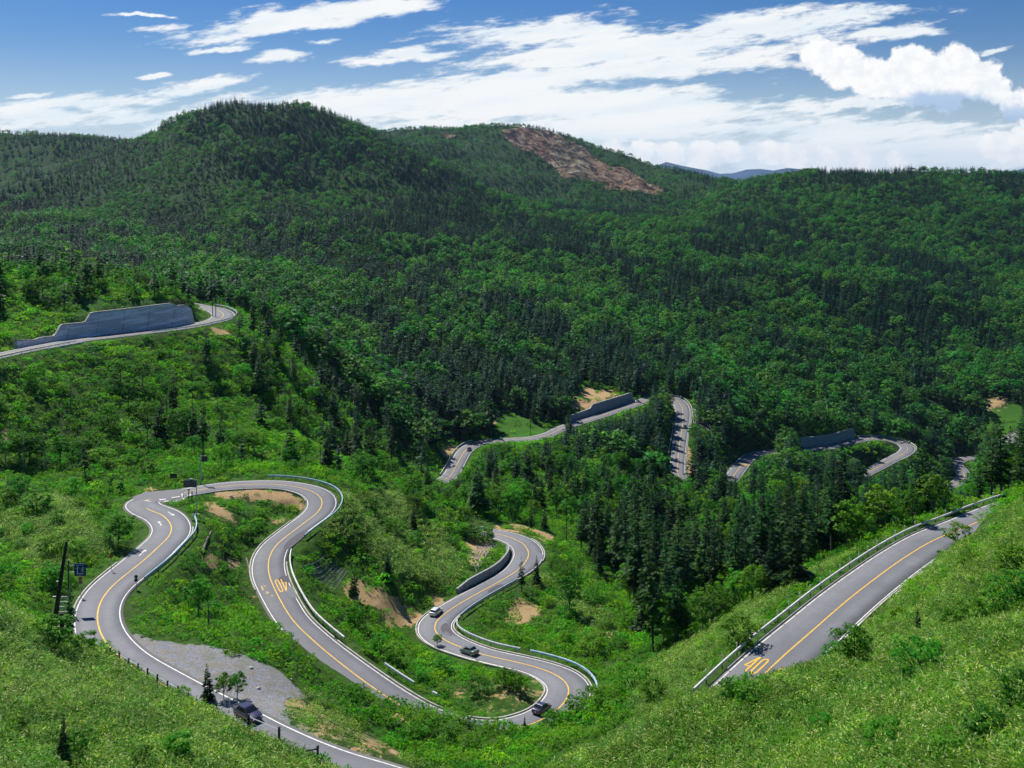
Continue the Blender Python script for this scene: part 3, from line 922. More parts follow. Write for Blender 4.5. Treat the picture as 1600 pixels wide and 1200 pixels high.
road_objs = {}
for nm, C in RD.items():
    offs = [lambda w: -w - 0.5, lambda w: -w - 0.45, lambda w: -w * 0.5, 0.0, lambda w: w * 0.5, lambda w: w + 0.45, lambda w: w + 0.5]
    V, Fc, ac = lanes_strip(C, offs, 0.0, crown=0.02)
    V = np.array(V).reshape(len(C), 7, 3)
    V[:, 0, 2] -= 0.5; V[:, 6, 2] -= 0.5       # skirt into the ground
    r = add_obj('road', V.reshape(-1, 3), np.array(Fc), M['asphalt'])
    a = r.data.attributes.new('across', 'FLOAT', 'POINT')
    a.data.foreach_set('value', np.array(ac, np.float32))
    tag(r, kind='structure')
    road_objs[nm] = r
    lw = 0.075 if nm != 'valley' else 0.085
    for sgn in (-1, 1):
        strip_obj('edge_line', C, [lambda w, g=sgn: g * w - lw, lambda w, g=sgn: g * w + lw], 0.006, M['white_paint'], r)
CM, CV, CU = RD['main'], RD['valley'], RD['upper']
i_tip0, i_tip1 = idx_near(CM, 222, 797), idx_near(CM, 226, 781.8)
strip_obj('centre_line', CM, [-0.09, 0.09], 0.006, M['yellow_paint'], road_objs['main'], 0, i_tip0)
strip_obj('centre_line', CM, [-0.09, 0.09], 0.006, M['yellow_paint'], road_objs['main'], i_tip1)
strip_obj('centre_line', CV, [-0.1, 0.1], 0.006, M['yellow_paint'], road_objs['valley'])
strip_obj('centre_line', CU, [-0.09, 0.09], 0.006, M['yellow_paint'], road_objs['upper'])
# ------------------------------------------------------------------ markings, patches, kerbs
def at_road(C, i, off, dz=0.0, along=0.0):
    T, N, s = frame_of(C)
    p = C[i, :2] + N[i] * off + T[i] * along
    return np.array([p[0], p[1], C[i, 2] + dz - 0.02 * abs(off)])


def path_on(C, i0, i1, off, dz=0.0, step=1):
    """a line beside the road; off is measured from the edge line when it is a pair (side, extra)"""
    T, N, s = frame_of(C)
    out = []
    for i in range(i0, i1, step):
        o = off if not isinstance(off, tuple) else off[0] * (C[i, 3] + off[1])
        p = C[i, :2] + N[i] * o
        out.append(np.array([p[0], p[1], C[i, 2] + dz - 0.02 * min(abs(o), C[i, 3])]))
    return out


def stroke_mesh(strokes, i, C, off, up, size, wid, dz=0.02):
    """flat paint strokes; glyph x runs to the reader's right, glyph y along the road"""
    T, N, s = frame_of(C)
    mb = MB()
    t, n = T[i] * up, N[i] * up          # reader moves along t; right of movement is n
    o = np.array([C[i, 0], C[i, 1]]) + N[i] * off
    g = (C[min(i + 3, len(C) - 1), 2] - C[i - 3, 2]) / 6.0
    def W(q):
        p = o + n * q[0] * size[0] + t * q[1] * size[1]
        lo = max(0, i - 8)
        j = lo + int(np.argmin(((C[lo:i + 9, :2] - p) ** 2).sum(1)))
        al = np.dot(p - C[j, :2], T[j]); ac = np.dot(p - C[j, :2], N[j])
        return (p[0], p[1], C[j, 2] + g * al - 0.02 * abs(ac) + dz)
    for st in strokes:
        fine_ = []
        for a, b in zip(st[:-1], st[1:]):
            k_ = max(1, int(np.linalg.norm((np.array(b) - a) * size) / 0.8))
            fine_ += [tuple(np.array(a) + (np.array(b) - a) * q / k_) for q in range(k_)]
        fine_.append(st[-1])
        for a, b in zip(fine_[:-1], fine_[1:]):
            a_, b_ = np.array(a) * size, np.array(b) * size
            d = (b_ - a_) / (np.linalg.norm(b_ - a_) + 1e-9)
            e = np.array([-d[1], d[0]]) * wid / 2
            q = [(a_ - e - d * wid * 0.3) / size, (b_ - e + d * wid * 0.3) / size, (b_ + e + d * wid * 0.3) / size, (a_ + e - d * wid * 0.3) / size]
            b0 = len(mb.v)
            mb.v += [W(x) for x in q]
            mb.f.append((b0, b0 + 1, b0 + 2, b0 + 3))
            dz += 0.00005
    return mb


FOUR = [[(0.32, -0.5), (0.32, 0.5), (-0.5, -0.18), (0.5, -0.18)]]
ZERO = [[(-0.4, -0.36), (-0.4, 0.36), (-0.2, 0.5), (0.2, 0.5), (0.4, 0.36), (0.4, -0.36), (0.2, -0.5), (-0.2, -0.5), (-0.4, -0.36)]]


def forty(C, i, off, up, parent, h=4.2, w=0.82, wid=0.21):
    sh = lambda G, dx: [[(x + dx, y) for x, y in st] for st in G]
    st = sh(FOUR, -0.72) + sh(ZERO, 0.66)
    stroke_mesh(st, i, C, off, up, np.array([w, h]), wid).build('speed_marking', M['yellow_paint'], parent)


rm = road_objs['main']
iB = idx_near(CM, 1203, 1047)
forty(CM, iB, 1.75, -1, rm)
forty(CM, iB + 1, -1.75, 1, rm)
iA = idx_near(CM, 428, 918)
forty(CM, iA, -1.42, 1, rm, 4.4, 0.75, 0.19)
stroke_mesh([[(-0.6, 0.5), (-0.6, 0.15)], [(-0.1, 0.5), (0.2, 0.45)], [(-0.3, -0.2), (0.15, -0.15)], [(0.45, -0.5), (0.8, -0.5)], [(0.0, -0.05), (0.05, -0.2)]], iA + 1, CM, 1.42, -1, np.array([0.8, 4.0]), 0.2).build('worn_marking', M['yellow_paint'], rm)
iE = idx_near(CV, 1160, 726)
forty(CV, iE, 1.7, 1, road_objs['valley'], 4.0, 1.0, 0.28)
forty(CV, iE, -1.7, -1, road_objs['valley'], 4.0, 1.0, 0.28)
ARROW = [[(0, -0.5), (0, 0.2)]]
for (a, b, off, up) in ((256, 800, 1.6, -1), (262, 818, -1.6, 1), (238, 862, -1.6, 1)):
    i = idx_near(CM, a, b)
    mb = stroke_mesh(ARROW, i, CM, off, up, np.array([1, 3.2]), 0.16)
    hd = stroke_mesh([[(-0.3, 0.22), (0, 0.36)], [(0.3, 0.22), (0, 0.36)], [(0, 0.2), (0, 0.45)]], i, CM, off, up, np.array([0.95, 3.2]), 0.24, 0.022)
    mb.raw(hd.v, hd.f)
    mb.build('lane_arrow', M['white_paint'], rm)


def patch(C, a, b, off, ls, ln, mat, name='asphalt_patch', dz=0.01):
    i = idx_near(C, a, b)
    T, N, s = frame_of(C)
    V, Fc = [], []
    m = max(4, int(ls * 2))
    for k in range(m + 1):
        u_ = (k / m - 0.5) * ls
        hw = ln / 2 * max(0.04, 1 - abs(2 * u_ / ls) ** 2.6) ** 0.5
        f_ = i + u_
        j = int(np.clip(math.floor(f_), 0, len(C) - 2)); g = f_ - j
        for e in (-1, -0.33, 0.33, 1):
            o = off + hw * e
            p = (C[j, :2] + N[j] * o) * (1 - g) + (C[j + 1, :2] + N[j + 1] * o) * g
            V.append((p[0], p[1], C[j, 2] * (1 - g) + C[j + 1, 2] * g - 0.02 * abs(o) + dz))
        if k:
            q = (k - 1) * 4
            for e in range(3):
                Fc.append((q + e, q + e + 1, q + e + 5, q + e + 4))
    add_obj(name, V, Fc, mat, rm if C is CM else road_objs['valley'])


patch(CM, 424, 908, -2.4, 3.0, 2.2, M['patch'])
patch(CM, 436, 930, -2.5, 4.5, 1.8, M['old_patch'])
patch(CM, 446, 842, -2.4, 9.0, 2.0, M['patch'])
patch(CM, 680, 985, 1.9, 8.0, 1.7, M['patch'])
patch(CM, 735, 1016, 1.6, 22.0, 1.3, M['old_patch'])
patch(CM, 767, 915, 1.5, 6.0, 1.6, M['patch'])
patch(CM, 826, 870, 2.3, 6.0, 2.4, M['old_patch'])
patch(CM, 470, 985, 1.5, 4.0, 5.5, M['old_patch'])
# tarmac apron between the two legs at the tight bend, with its painted island
ap = [unproj(a, b, z=c) for a, b, c in [(207, 776, -65.55), (228, 768, -65.9), (292, 763, -66.5), (300, 770, -66.6), (288, 780, -66.2), (276, 787, -65.9), (274, 797, -65.3), (262, 800, -65.0), (240, 801, -65.0), (212, 795, -65.3)]]
V = [(p[0], p[1], p[2] - 0.075) for p in ap]
V.append(tuple(np.mean(V, 0)))
o_ = add_obj('road_apron', V, [(k, (k + 1) % 10, 10) for k in range(10)], M['asphalt'], rm)


def ground_stroke(name, pts, wid, mat, parent, closed=False):
    """a painted line through photograph points lying on the junction surface"""
    mb = MB()
    P3 = [np.array(unproj(a, b, z=c)) + np.array([0, 0, 0.03]) for a, b, c in pts]
    for a, b in zip(P3[:-1], P3[1:]):
        d = b - a; d /= np.linalg.norm(d)
        e = np.array([-d[1], d[0], 0]) * wid / 2
        k = len(mb.v)
        mb.v += [tuple(a - e), tuple(b - e), tuple(b + e), tuple(a + e)]
        mb.f.append((k, k + 1, k + 2, k + 3))
    return mb.build(name, mat, parent)


ground_stroke('island_line', [(227, 782, -65.6), (272, 791.5, -65.6)], 0.3, M['white_paint'], rm)
ground_stroke('island_line', [(284, 771.5, -66.35), (287, 781, -66.0)], 0.25, M['white_paint'], rm)
ground_stroke('island_stripe', [(249, 781, -65.8), (259, 780, -65.85)], 0.55, M['white_paint'], rm)
ground_stroke('island_stripe', [(256, 783.5, -65.8), (263, 783, -65.85)], 0.4, M['white_paint'], rm)
ground_stroke('island_stripe', [(268, 778, -66), (281, 776, -66.1)], 0.5, M['white_paint'], rm)
ground_stroke('island_stripe', [(270, 783.5, -65.9), (276, 783, -66)], 0.4, M['white_paint'], rm)
ground_stroke('stop_line', [(293, 774.5, -66.45), (299, 772.5, -66.5)], 0.45, M['white_paint'], rm)


def kerb(C, i0, i1, side, extra, name='kerb', h=0.14, w=0.22, mat=None):
    T, N, s = frame_of(C)
    V, Fc = [], []
    for k, i in enumerate(range(i0, i1)):
        for (o, z) in ((0, -0.1), (0, h), (w, h), (w, -0.4)):
            q = side * (C[i, 3] + extra + o)
            p = C[i, :2] + N[i] * q
            V.append((p[0], p[1], C[i, 2] + z - 0.02 * C[i, 3]))
        if k:
            b = (k - 1) * 4
            for m in range(3):
                Fc.append((b + m, b + m + 1, b + m + 5, b + m + 4))
    o = add_obj(name, V, Fc, mat or M['concrete'])
    return tag(o, kind='structure')


ix = lambda a, b, C=None: idx_near(CM if C is None else C, a, b)
for a, b, sd in (((225, 875), (152, 967), -1), ((1512, 822), (1181, 1066), 1), ((1444, 852), (1215, 1033), -1), ((200, 895), (268, 824), 1),
                 ((730, 1141), (837, 1042), -1), ((800, 1033), (700, 955), -1), ((419, 882), (500, 1010), -1), ((888, 1086), (700, 955), 1), ((437, 757), (504, 784), 1),
                 ((475, 817), (430, 922), 1), ((823, 875), (808, 844), 1), ((855, 1120), (888, 1086), 1), ((500, 1010), (680, 1128), -1)):
    i0, i1 = sorted((ix(*a), ix(*b)))
    kerb(CM, i0, i1, sd, 0.32)
for a, b, sd in (((702, 745), (750, 692), -1), ((800, 687), (856, 679), 1), ((985, 634), (1059, 740), -1), ((1350, 686), (1397, 716), -1), ((1150, 738), (1177, 711), -1), ((1501, 733), (1507, 743), -1)):
    i0, i1 = sorted((ix(*a, CV), ix(*b, CV)))
    kerb(CV, i0, i1, sd, 0.5)

# ------------------------------------------------------------------ guardrails
M['rail'] = simple_mat('galvanised_rail', (0.62, 0.64, 0.66), 0.4, 0.25, 0.15, 1.2)
M['rail_blue'] = simple_mat('pale_blue_rail', (0.40, 0.55, 0.66), 0.45, 0.1, 0.15, 1.2)
M['rail_white'] = simple_mat('white_rail', (0.74, 0.73, 0.70), 0.5, 0.0, 0.15, 1.2)
M['dark_post'] = simple_mat('dark_post', (0.045, 0.042, 0.045), 0.7, 0.0, 0.2, 3)
M['grey_post'] = simple_mat('grey_post', (0.34, 0.35, 0.36), 0.5, 0.2, 0.2, 3)


def guardrail(C, a, b, side, extra, mat, label, post_step=4, h=0.72, pmat=None, refl=None):
    i0, i1 = sorted((idx_near(C, *a), idx_near(C, *b)))
    P = path_on(C, i0, i1, (side, extra))
    org = P[0].copy()
    root = empty('guardrail', org, label=label, cat='guardrail')
    T, N, s = frame_of(C)
    V, Fc = [], []
    prof = [(0.0, -0.17), (0.08, -0.11), (0.01, -0.03), (0.01, 0.03), (0.08, 0.11), (0.03, 0.17), (-0.12, 0.17), (-0.12, -0.15)]
    m = len(prof)
    for k, p in enumerate(P):
        n = N[i0 + k] * -side
        for (o, z) in prof:
            V.append((p[0] + n[0] * o - org[0], p[1] + n[1] * o - org[1], p[2] + h + z - org[2]))
        if k:
            q = (k - 1) * m
            for j in range(m):
                Fc.append((q + j, q + (j + 1) % m, q + m + (j + 1) % m, q + m + j))
    add_obj('rail_beam', V, Fc, mat, root)
    ks = list(range(1, len(P) - 1, post_step))
    if len(ks) > 95:
        ks = ks[:95]
    for k in ks:
        n = N[i0 + k] * side
        c = P[k] + np.array([n[0] * 0.1, n[1] * 0.1, 0]) - org
        mb = MB()
        mb.tube([c + np.array([0, 0, -0.6]), c + np.array([0, 0, h + 0.12])], 0.07, 6)
        po = mb.build('post', pmat or M['grey_post'], root)
        if refl:
            mb = MB()
            mb.tube([c + np.array([0, 0, h + 0.12]), c + np.array([0, 0, h + 0.75])], 0.055, 6)
            mb.disc(c + np.array([0, 0, h + 0.82]), 0.12, (0.2, -1, 0), 0.05, 10)
            mb.build('delineator', M['rail'], po)
    return root


guardrail(CM, (196, 925), (276, 800), 1, 1.0, M['rail_blue'], 'pale blue guardrail curving round the inside of the upper left bend')
guardrail(CM, (418, 757), (446, 842), -1, 1.3, M['rail_blue'], 'blue-green guardrail round the outside of the upper hairpin')
guardrail(CM, (424, 862), (512, 1020), -1, 1.0, M['rail_white'], 'long white guardrail beside the road marked 40 in the middle', 2)
guardrail(CM, (566, 1062), (622, 1100), -1, 1.5, M['rail'], 'short shiny guardrail among brush below the long white one')
guardrail(CM, (649, 1115), (668, 1124), -1, 1.7, M['rail_white'], 'stub of white guardrail curling at the end of the lower loop')
guardrail(CM, (888, 1090), (800, 1033), 1, 1.1, M['rail_blue'], 'silver-blue guardrail round the outside of the lowest bend', 3)
guardrail(CM, (796, 1032), (684, 968), 1, 1.0, M['rail'], 'silver guardrail above the road between the two cars', 3)
guardrail(CM, (690, 962), (790, 902), 1, 0.9, M['rail_blue'], 'dark blue-green guardrail opposite the low dark wall', 3)
guardrail(CM, (1640, 775), (1130, 1118), 1, 0.95, M['rail_white'], 'long white guardrail with silver delineators on the outer edge of the right-hand road', 4, 0.62, M['dark_post'], refl=True)
guardrail(CM, (1296, 964), (1213, 1036), -1, 1.0, M['rail_white'], 'short white guardrail with dark posts at the foot of the right-hand bank', 2, 0.72, M['dark_post'])
guardrail(CM, (1460, 843), (1340, 925), -1, 1.2, M['rail_white'], 'low white rail along the bank side of the right-hand road', 3, 0.5, M['dark_post'])
guardrail(CU, (225, 519), (317, 479.5), 1, 0.9, M['rail'], 'curved white guardrail round the tip of the upper road')
guardrail(CU, (-40, 564), (105, 534), 1, 0.9, M['rail'], 'straight guardrail at the left edge of the upper road')
guardrail(CV, (1040, 620.5), (1064, 680), -1, 1.2, M['rail'], 'guardrail round the top of the straight descending stretch in the valley')
guardrail(CV, (1066, 664), (1059, 735), 1, 1.2, M['rail'], 'guardrail down the left side of the straight descending stretch in the valley')
guardrail(CV, (1350, 686), (1408, 710), -1, 1.0, M['rail'], 'guardrail round the outside of the farthest open bend')
guardrail(CV, (702, 745), (752, 692), -1, 1.0, M['rail_white'], 'white guardrail beside the small dark car in the valley')
guardrail(CV, (670, 757), (700, 746), -1, 1.0, M['rail_white'], 'low white rail where the valley road comes out of the trees')


def cable_fence(C, a, b, side, extra, label, step, h, r=0.09, brace=False):
    i0, i1 = sorted((idx_near(C, *a), idx_near(C, *b)))
    P = path_on(C, i0, i1, (side, extra))
    P = [np.array([p[0], p[1], max(p[2] - 0.2, float(ground(p[0], p[1])))]) for p in P]
    org = P[0].copy()
    root = empty('cable_fence', org, label=label, cat='fence')
    ks = list(range(0, len(P), step))
    for k in ks:
        c = P[k] - org
        mb = MB()
        mb.tube([c + np.array([0, 0, -0.7]), c + np.array([0, 0, h])], r, 6)
        mb.tube([c + np.array([0, 0, h]), c + np.array([0, 0, h + 0.1])], [r * 1.35, r * 0.8], 6)
        mb.build('post', M['dark_post'], root)
    for q, z in enumerate((h * 0.93, h * 0.66, h * 0.4)):
        mb = MB()
        mb.tube([P[k] - org + np.array([0, 0, z]) for k in ks], 0.05 if q == 0 else 0.022, 4)
        mb.build('cable', M['rail' if q == 0 else 'grey_post'], root)
    if brace:
        c, d = P[ks[0]] - org, P[ks[min(1, len(ks) - 1)]] - org
        mb = MB()
        mb.tube([c + np.array([0, 0, h * 0.9]), c + (d - c) * 0.75 + np.array([0, 0, 0.0])], 0.07, 6)
        mb.build('brace', M['dark_post'], root)
    return root


cable_fence(CM, (205, 1040), (372, 1132), -1, 3.8, 'row of dark-posted cable fence along the near side of the left bend', 2, 1.35)
cable_fence(CM, (452, 1173), (545, 1209), -1, 3.9, 'tall dark-posted wire fence with a diagonal brace at the bottom beside the road', 3, 1.9, 0.11, True)

# ------------------------------------------------------------------ walls
def wall_mat(name, lo, hi, streak):
    m, t, b = new_mat(name)
    geo = t.nodes.new('ShaderNodeNewGeometry')
    P = geo.outputs['Position']
    sep = t.nodes.new('ShaderNodeSeparateXYZ')
    t.links.new(P, sep.inputs[0])
    x, y, z = (NX(t, sep.outputs[i]) for i in range(3))
    n1 = noise(t, combine(t, x * 0.06, y * 0.06, z * 0.9), 1.0, 6, 0.7)
    n2 = noise(t, combine(t, x * 0.5, y * 0.5, z * 0.10), 1.0, 5, 0.7)
    n3 = noise(t, P, 3.0, 5, 0.7)
    c = mix(t, n3.ramp(0.3, 0.7), lo, hi)
    c = mix(t, (x / 5.0)._op('FRACT').ramp(0.0, 0.07, 0.8, 0.0), c, tuple(q * 0.45 for q in lo))
    c = mix(t, (z / 1.5)._op('FRACT').ramp(0.0, 0.16, 0.5, 0.0), c, tuple(q * 0.6 for q in lo))
    c = mix(t, n1.ramp(0.49, 0.58, 0, 0.6), c, streak)
    c = mix(t, n2.ramp(0.55, 0.75, 0, 0.5), c, tuple(q * 0.6 for q in lo))
    t.links.new(c, b.inputs['Base Color'])
    b.inputs['Roughness'].default_value = 0.85
    return m


M['wall'] = wall_mat('stained_concrete', (0.42, 0.42, 0.42), (0.58, 0.58, 0.58), (0.86, 0.87, 0.90))
M['wall_dark'] = wall_mat('dark_concrete', (0.24, 0.24, 0.24), (0.36, 0.36, 0.35), (0.34, 0.35, 0.37))


def wall(C, a, b, side, extra, hfun, lean, thick, label, mat, coping=True, fence=False, step=1):
    i0, i1 = sorted((idx_near(C, *a), idx_near(C, *b)))
    T, N, s = frame_of(C)
    idx = list(range(i0, i1, step))
    org = np.array([C[i0, 0], C[i0, 1], C[i0, 2]])
    root = empty('retaining_wall', org, label=label, cat='wall')
    V, Fc, cp, tops = [], [], [], []
    for k, i in enumerate(idx):
        n = N[i] * side
        base = C[i, :2] + n * (C[i, 3] + extra)
        zb = C[i, 2] - 0.3
        h = hfun(HX + F * base[0] / base[1], base[1], C[i, 2]) + 0.3
        sec = [(0, 0), (lean * h, h), (lean * h + thick, h), (lean * h + thick + 0.3, -0.5)]
        for o, z in sec:
            p = base + n * o
            V.append((p[0] - org[0], p[1] - org[1], zb + z - org[2]))
        tp = base + n * (lean * h)
        tops.append((tp - n * 0.06, tp + n * (thick + 0.05), zb + h))
        if k:
            q = (k - 1) * 4
            for m in range(3):
                Fc.append((q + m, q + m + 1, q + m + 5, q + m + 4))
    e = len(V) - 4
    Fc += [(3, 2, 1, 0), (e, e + 1, e + 2, e + 3)]
    add_obj('wall_face', V, Fc, mat, root)
    if coping:
        V, Fc = [], []
        for k, (p, q, z) in enumerate(tops):
            for (w_, dz) in ((p, 0.003), (p, 0.38), (q, 0.38), (q, 0.003)):
                V.append((w_[0] - org[0], w_[1] - org[1], z + dz - org[2]))
            if k:
                b0 = (k - 1) * 4
                for m in range(4):
                    Fc.append((b0 + m, b0 + (m + 1) % 4, b0 + 4 + (m + 1) % 4, b0 + 4 + m))
        add_obj('coping', V, Fc, M['concrete'], root)
    if fence:
        fr = empty('safety_fence', org, label='thin dark fence along the top of ' + fence, cat='fence')
        rail = []
        for k in range(0, len(tops), 3):
            p, q, z = tops[k]
            c = np.array([q[0], q[1], z + 0.2]) - org
            MB().tube([c, c + np.array([0, 0, 1.3])], 0.05, 4).build('post', M['dark_post'], fr)
            rail.append(c)
        for z in (0.5, 1.2):
            MB().tube([c + np.array([0, 0, z]) for c in rail], 0.025, 4).build('wire', M['dark_post'], fr)
    return root


WT = np.array([(55, 531), (66, 527), (87, 525), (100, 507), (136, 504), (147, 489), (210, 482), (275, 474), (281, 478), (296, 476.5), (303, 483), (319, 502)])
def great_h(px, d, z):
    return max(0.4, (HY - np.interp(px, WT[:, 0], WT[:, 1])) / F * (d + 2.0) - z)


wall(CU, (50, 544), (324, 503.5), -1, 1.2, great_h, 0.22, 0.6, 'huge stained grey concrete retaining wall with stepped top beside the upper road', M['wall'], True, 'the huge retaining wall')
wall(CM, (738, 932), (822, 854), -1, 1.0, lambda px, d, z: float(np.interp(px, [715, 735, 790, 806], [0.8, 1.5, 1.6, 1.2])), 0.08, 0.4, 'low dark concrete wall along the uphill side of the lower road', M['wall_dark'], False)
wall(CV, (902, 661), (1004, 627), -1, 1.2, lambda px, d, z: float(np.interp(px, [893, 924, 928, 985, 1000], [2.4, 3.0, 4.6, 4.4, 2.6])), 0.15, 0.5, 'grey concrete wall with a stepped top below the orange cut in the valley', M['wall_dark'], True, 'the wall below the orange cut')
wall(CV, (1262, 702), (1348, 686), -1, 1.2, lambda px, d, z: 4.6, 0.15, 0.5, 'dark shaded concrete wall beside the far open bend', M['wall_dark'], True)
wall(CU, (50, 544.5), (112, 533), 1, 1.8, lambda px, d, z: 0.25, 0.05, 0.3, 'low concrete edge holding the left end of the upper road', M['concrete'], False)


M['old_concrete'] = simple_mat('old_concrete', (0.28, 0.28, 0.25), 0.9, scale=0.6, var=0.35)


def lattice(corners, n, m, label, r=0.10, lift=0.02):
    """concrete grid lying on a slope; corners are photograph points"""
    P = [first_hit(a, b, c) for a, b, c in corners]
    P = [np.array(p) for p in P]
    org = P[0].copy()
    root = empty('slope_grid', org, label=label, cat='concrete grid')
    def at(u_, v_):
        p = (P[0] * (1 - u_) + P[1] * u_) * (1 - v_) + (P[3] * (1 - u_) + P[2] * u_) * v_
        return np.array([p[0], p[1], float(ground(p[0], p[1])) + lift]) - org
    a, b = MB(), MB()
    for i in range(n + 1):
        a.tube([at(i / n, v_) for v_ in np.linspace(0, 1, 9)], r, 4)
    for j in range(m + 1):
        b.tube([at(u_, j / m) + np.array([0, 0, 0.01]) for u_ in np.linspace(0, 1, 9)], r * 0.9, 4)
    a.build('upright_beam', M['old_concrete'], root)
    b.build('cross_beam', M['old_concrete'], root)


lattice([(472, 885, 150), (508, 868, 150), (542, 893, 150), (520, 925, 150)], 9, 7, 'pale broken concrete grid on the slope below the long white guardrail')
lattice([(737, 870, 170), (765, 832, 170), (776, 852, 170), (745, 895, 170)], 9, 5, 'weathered concrete grid overgrown with green above the low dark wall', 0.10, 0.05)
lattice([(1083, 640, 380), (1108, 655, 380), (1110, 676, 380), (1084, 662, 380)], 8, 4, 'pale concrete grid beside the descending stretch in the valley', 0.2, 0.5)
# ------------------------------------------------------------------ plants: shapes
def unit(v):
    return v / (np.linalg.norm(v, axis=-1, keepdims=True) + 1e-9)


def kites(base, direc, side, length, width, waist=0.45):
    """n kite-shaped leaves or sprays: base points, unit directions, unit side vectors"""
    length = np.broadcast_to(np.asarray(length, float), (len(base),))[:, None]
    width = np.broadcast_to(np.asarray(width, float), (len(base),))[:, None]
    mid = base + direc * length * waist
    V = np.stack([base, mid + side * width / 2, base + direc * length, mid - side * width / 2], 1)
    return V.reshape(-1, 3)


def quads_of(n):
    return np.arange(n * 4).reshape(-1, 4)


def conifer_mesh(seed, H=10.0, R=1.8, levels=24, nb=6, bare=0.14, sparse=0.12, sub=4, lean=0.0):
    g = np.random.default_rng(seed)
    B, D, S, L, W = [], [], [], [], []
    z = bare * H
    k = 0
    while z < H * 0.985:
        t = (z / H - bare) / (1 - bare)
        rad = R * (1 - t) ** 0.8 * (0.75 + 0.5 * g.random()) * (0.7 + 0.3 * min(1, t * 6 + 0.2)) + 0.10
        n = max(3, int(nb * (1 - 0.35 * t)))
        a0 = g.random() * 6.28
        for i in range(n):
            if g.random() < sparse:
                continue
            a = a0 + 6.283 * i / n + g.normal() * 0.25
            ln = rad * (0.7 + 0.5 * g.random())
            el = 0.25 * t + 0.05 - 0.28 * (1 - t) + g.normal() * 0.07
            d = np.array([math.cos(a) * math.cos(el), math.sin(a) * math.cos(el), math.sin(el)])
            p0 = np.array([lean * z, 0, z + g.normal() * 0.08])
            sd = np.array([-math.sin(a), math.cos(a), 0.0])
            m = max(2, int(sub * (0.5 + ln / R)))
            for q in np.linspace(0.18, 0.92, m):
                p = p0 + d * ln * q + np.array([0, 0, -0.10 * ln * q * q])
                for sg in (-1, 1):
                    dd = unit(d * 0.75 + sd * sg * (0.75 + 0.2 * g.random()) + np.array([0, 0, -0.12 + 0.18 * g.normal()]))
                    B.append(p); D.append(dd); S.append(unit(np.cross(dd, [0, 0, 1]) + np.array([0, 0, 0.45 * g.normal()])))
                    L.append(ln * (0.62 - 0.30 * q) + 0.14); W.append(ln * 0.20 + 0.13)
            B.append(p0 + d * ln * 0.5); D.append(d); S.append(unit(sd + np.array([0, 0, 0.3 * g.normal()]))); L.append(ln * 0.6); W.append(ln * 0.22 + 0.12)
        z += H / levels * (0.8 + 0.4 * g.random()) * (1 - 0.35 * t)
        k += 1
    for i in range(4):
        a = i * 1.57
        B.append(np.array([lean * H, 0, H * 0.955])); D.append(unit(np.array([math.cos(a) * 0.15, math.sin(a) * 0.15, 1.0]))); S.append(np.array([-math.sin(a), math.cos(a), 0])); L.append(H * 0.05); W.append(0.16)
    V = kites(np.array(B), np.array(D), np.array(S), np.array(L), np.array(W))
    return V, quads_of(len(B))


def cone_mesh(H, r, n=6, z0=-1.2, top=0.96, lean=0.0):
    mb = MB()
    mb.tube([(0, 0, z0), (lean * H * 0.3, 0, H * 0.3), (lean * H * 0.65, 0, H * 0.65), (lean * H * top, 0, H * top)], [r, r * 0.75, r * 0.42, r * 0.08], n)
    return mb.v, mb.f


def crown_mesh(seed, c=(0, 0, 6.0), rad=(3.0, 3.0, 3.2), clumps=34, leaves=44, cr=0.95, leaf=0.42, low=-0.6, hollow=0.45, flat=1.0):
    g = np.random.default_rng(seed)
    C = []
    gold = math.pi * (3 - 5 ** 0.5)
    for i in range(clumps):
        zz = 1 - (i + 0.5) / clumps * (1 - low)
        zz = np.clip(zz + g.normal() * 0.08, low, 1)
        a = i * gold + g.normal() * 0.25
        rr = math.sqrt(max(0, 1 - zz * zz))
        q = hollow + (1 - hollow) * g.random() ** 0.5
        q *= 0.85 + 0.3 * g.random()
        C.append((c[0] + rr * math.cos(a) * rad[0] * q, c[1] + rr * math.sin(a) * rad[1] * q, c[2] + zz * rad[2] * q))
    C = np.array(C)
    cen = np.repeat(C, leaves, 0)
    n = len(cen)
    o = unit(g.normal(size=(n, 3)))
    o[:, 2] = np.abs(o[:, 2]) * 0.9 + o[:, 2] * 0.25
    size = cr * (0.6 + 0.8 * np.repeat(g.random(len(C)), leaves))
    p = cen + o * (size * (0.35 + 0.65 * g.random(n) ** 0.6))[:, None] * np.array([1, 1, 0.72])
    nrm = unit(o * 0.8 + np.array([0, 0, 0.7]) + g.normal(size=(n, 3)) * 0.55)
    d = unit(np.cross(nrm, g.normal(size=(n, 3))))
    s = np.cross(nrm, d)
    l = leaf * (0.6 + 0.8 * g.random(n))
    V = kites(p - d * l[:, None] * 0.5, d, s, l, l * 0.72 * flat, 0.5)
    return V, quads_of(n), C


def limbs_mesh(seed, H, r, C, c):
    """trunk, and limbs that reach towards some of the leaf clumps"""
    g = np.random.default_rng(seed)
    mb = MB()
    top = c[2] + 0.15 * H
    mb.tube([(0, 0, -1.0), (0.1, 0.05, H * 0.25), (-0.05, 0.1, c[2]), (0.05, 0, top)], [r, r * 0.75, r * 0.45, r * 0.1], 6)
    for i in g.choice(len(C), min(9, len(C)), replace=False):
        z0 = H * (0.22 + 0.35 * g.random())
        p1 = C[i]
        m = np.array([p1[0] * 0.45, p1[1] * 0.45, z0 + (p1[2] - z0) * 0.6])
        mb.tube([(0, 0, z0), m, p1], [r * 0.42, r * 0.26, r * 0.06], 5)
    return mb.v, mb.f


def mesh_of(name, V, Fq, mat):
    o = add_obj(name, V, Fq, mat)
    me = o.data
    bpy.data.objects.remove(o)
    return me


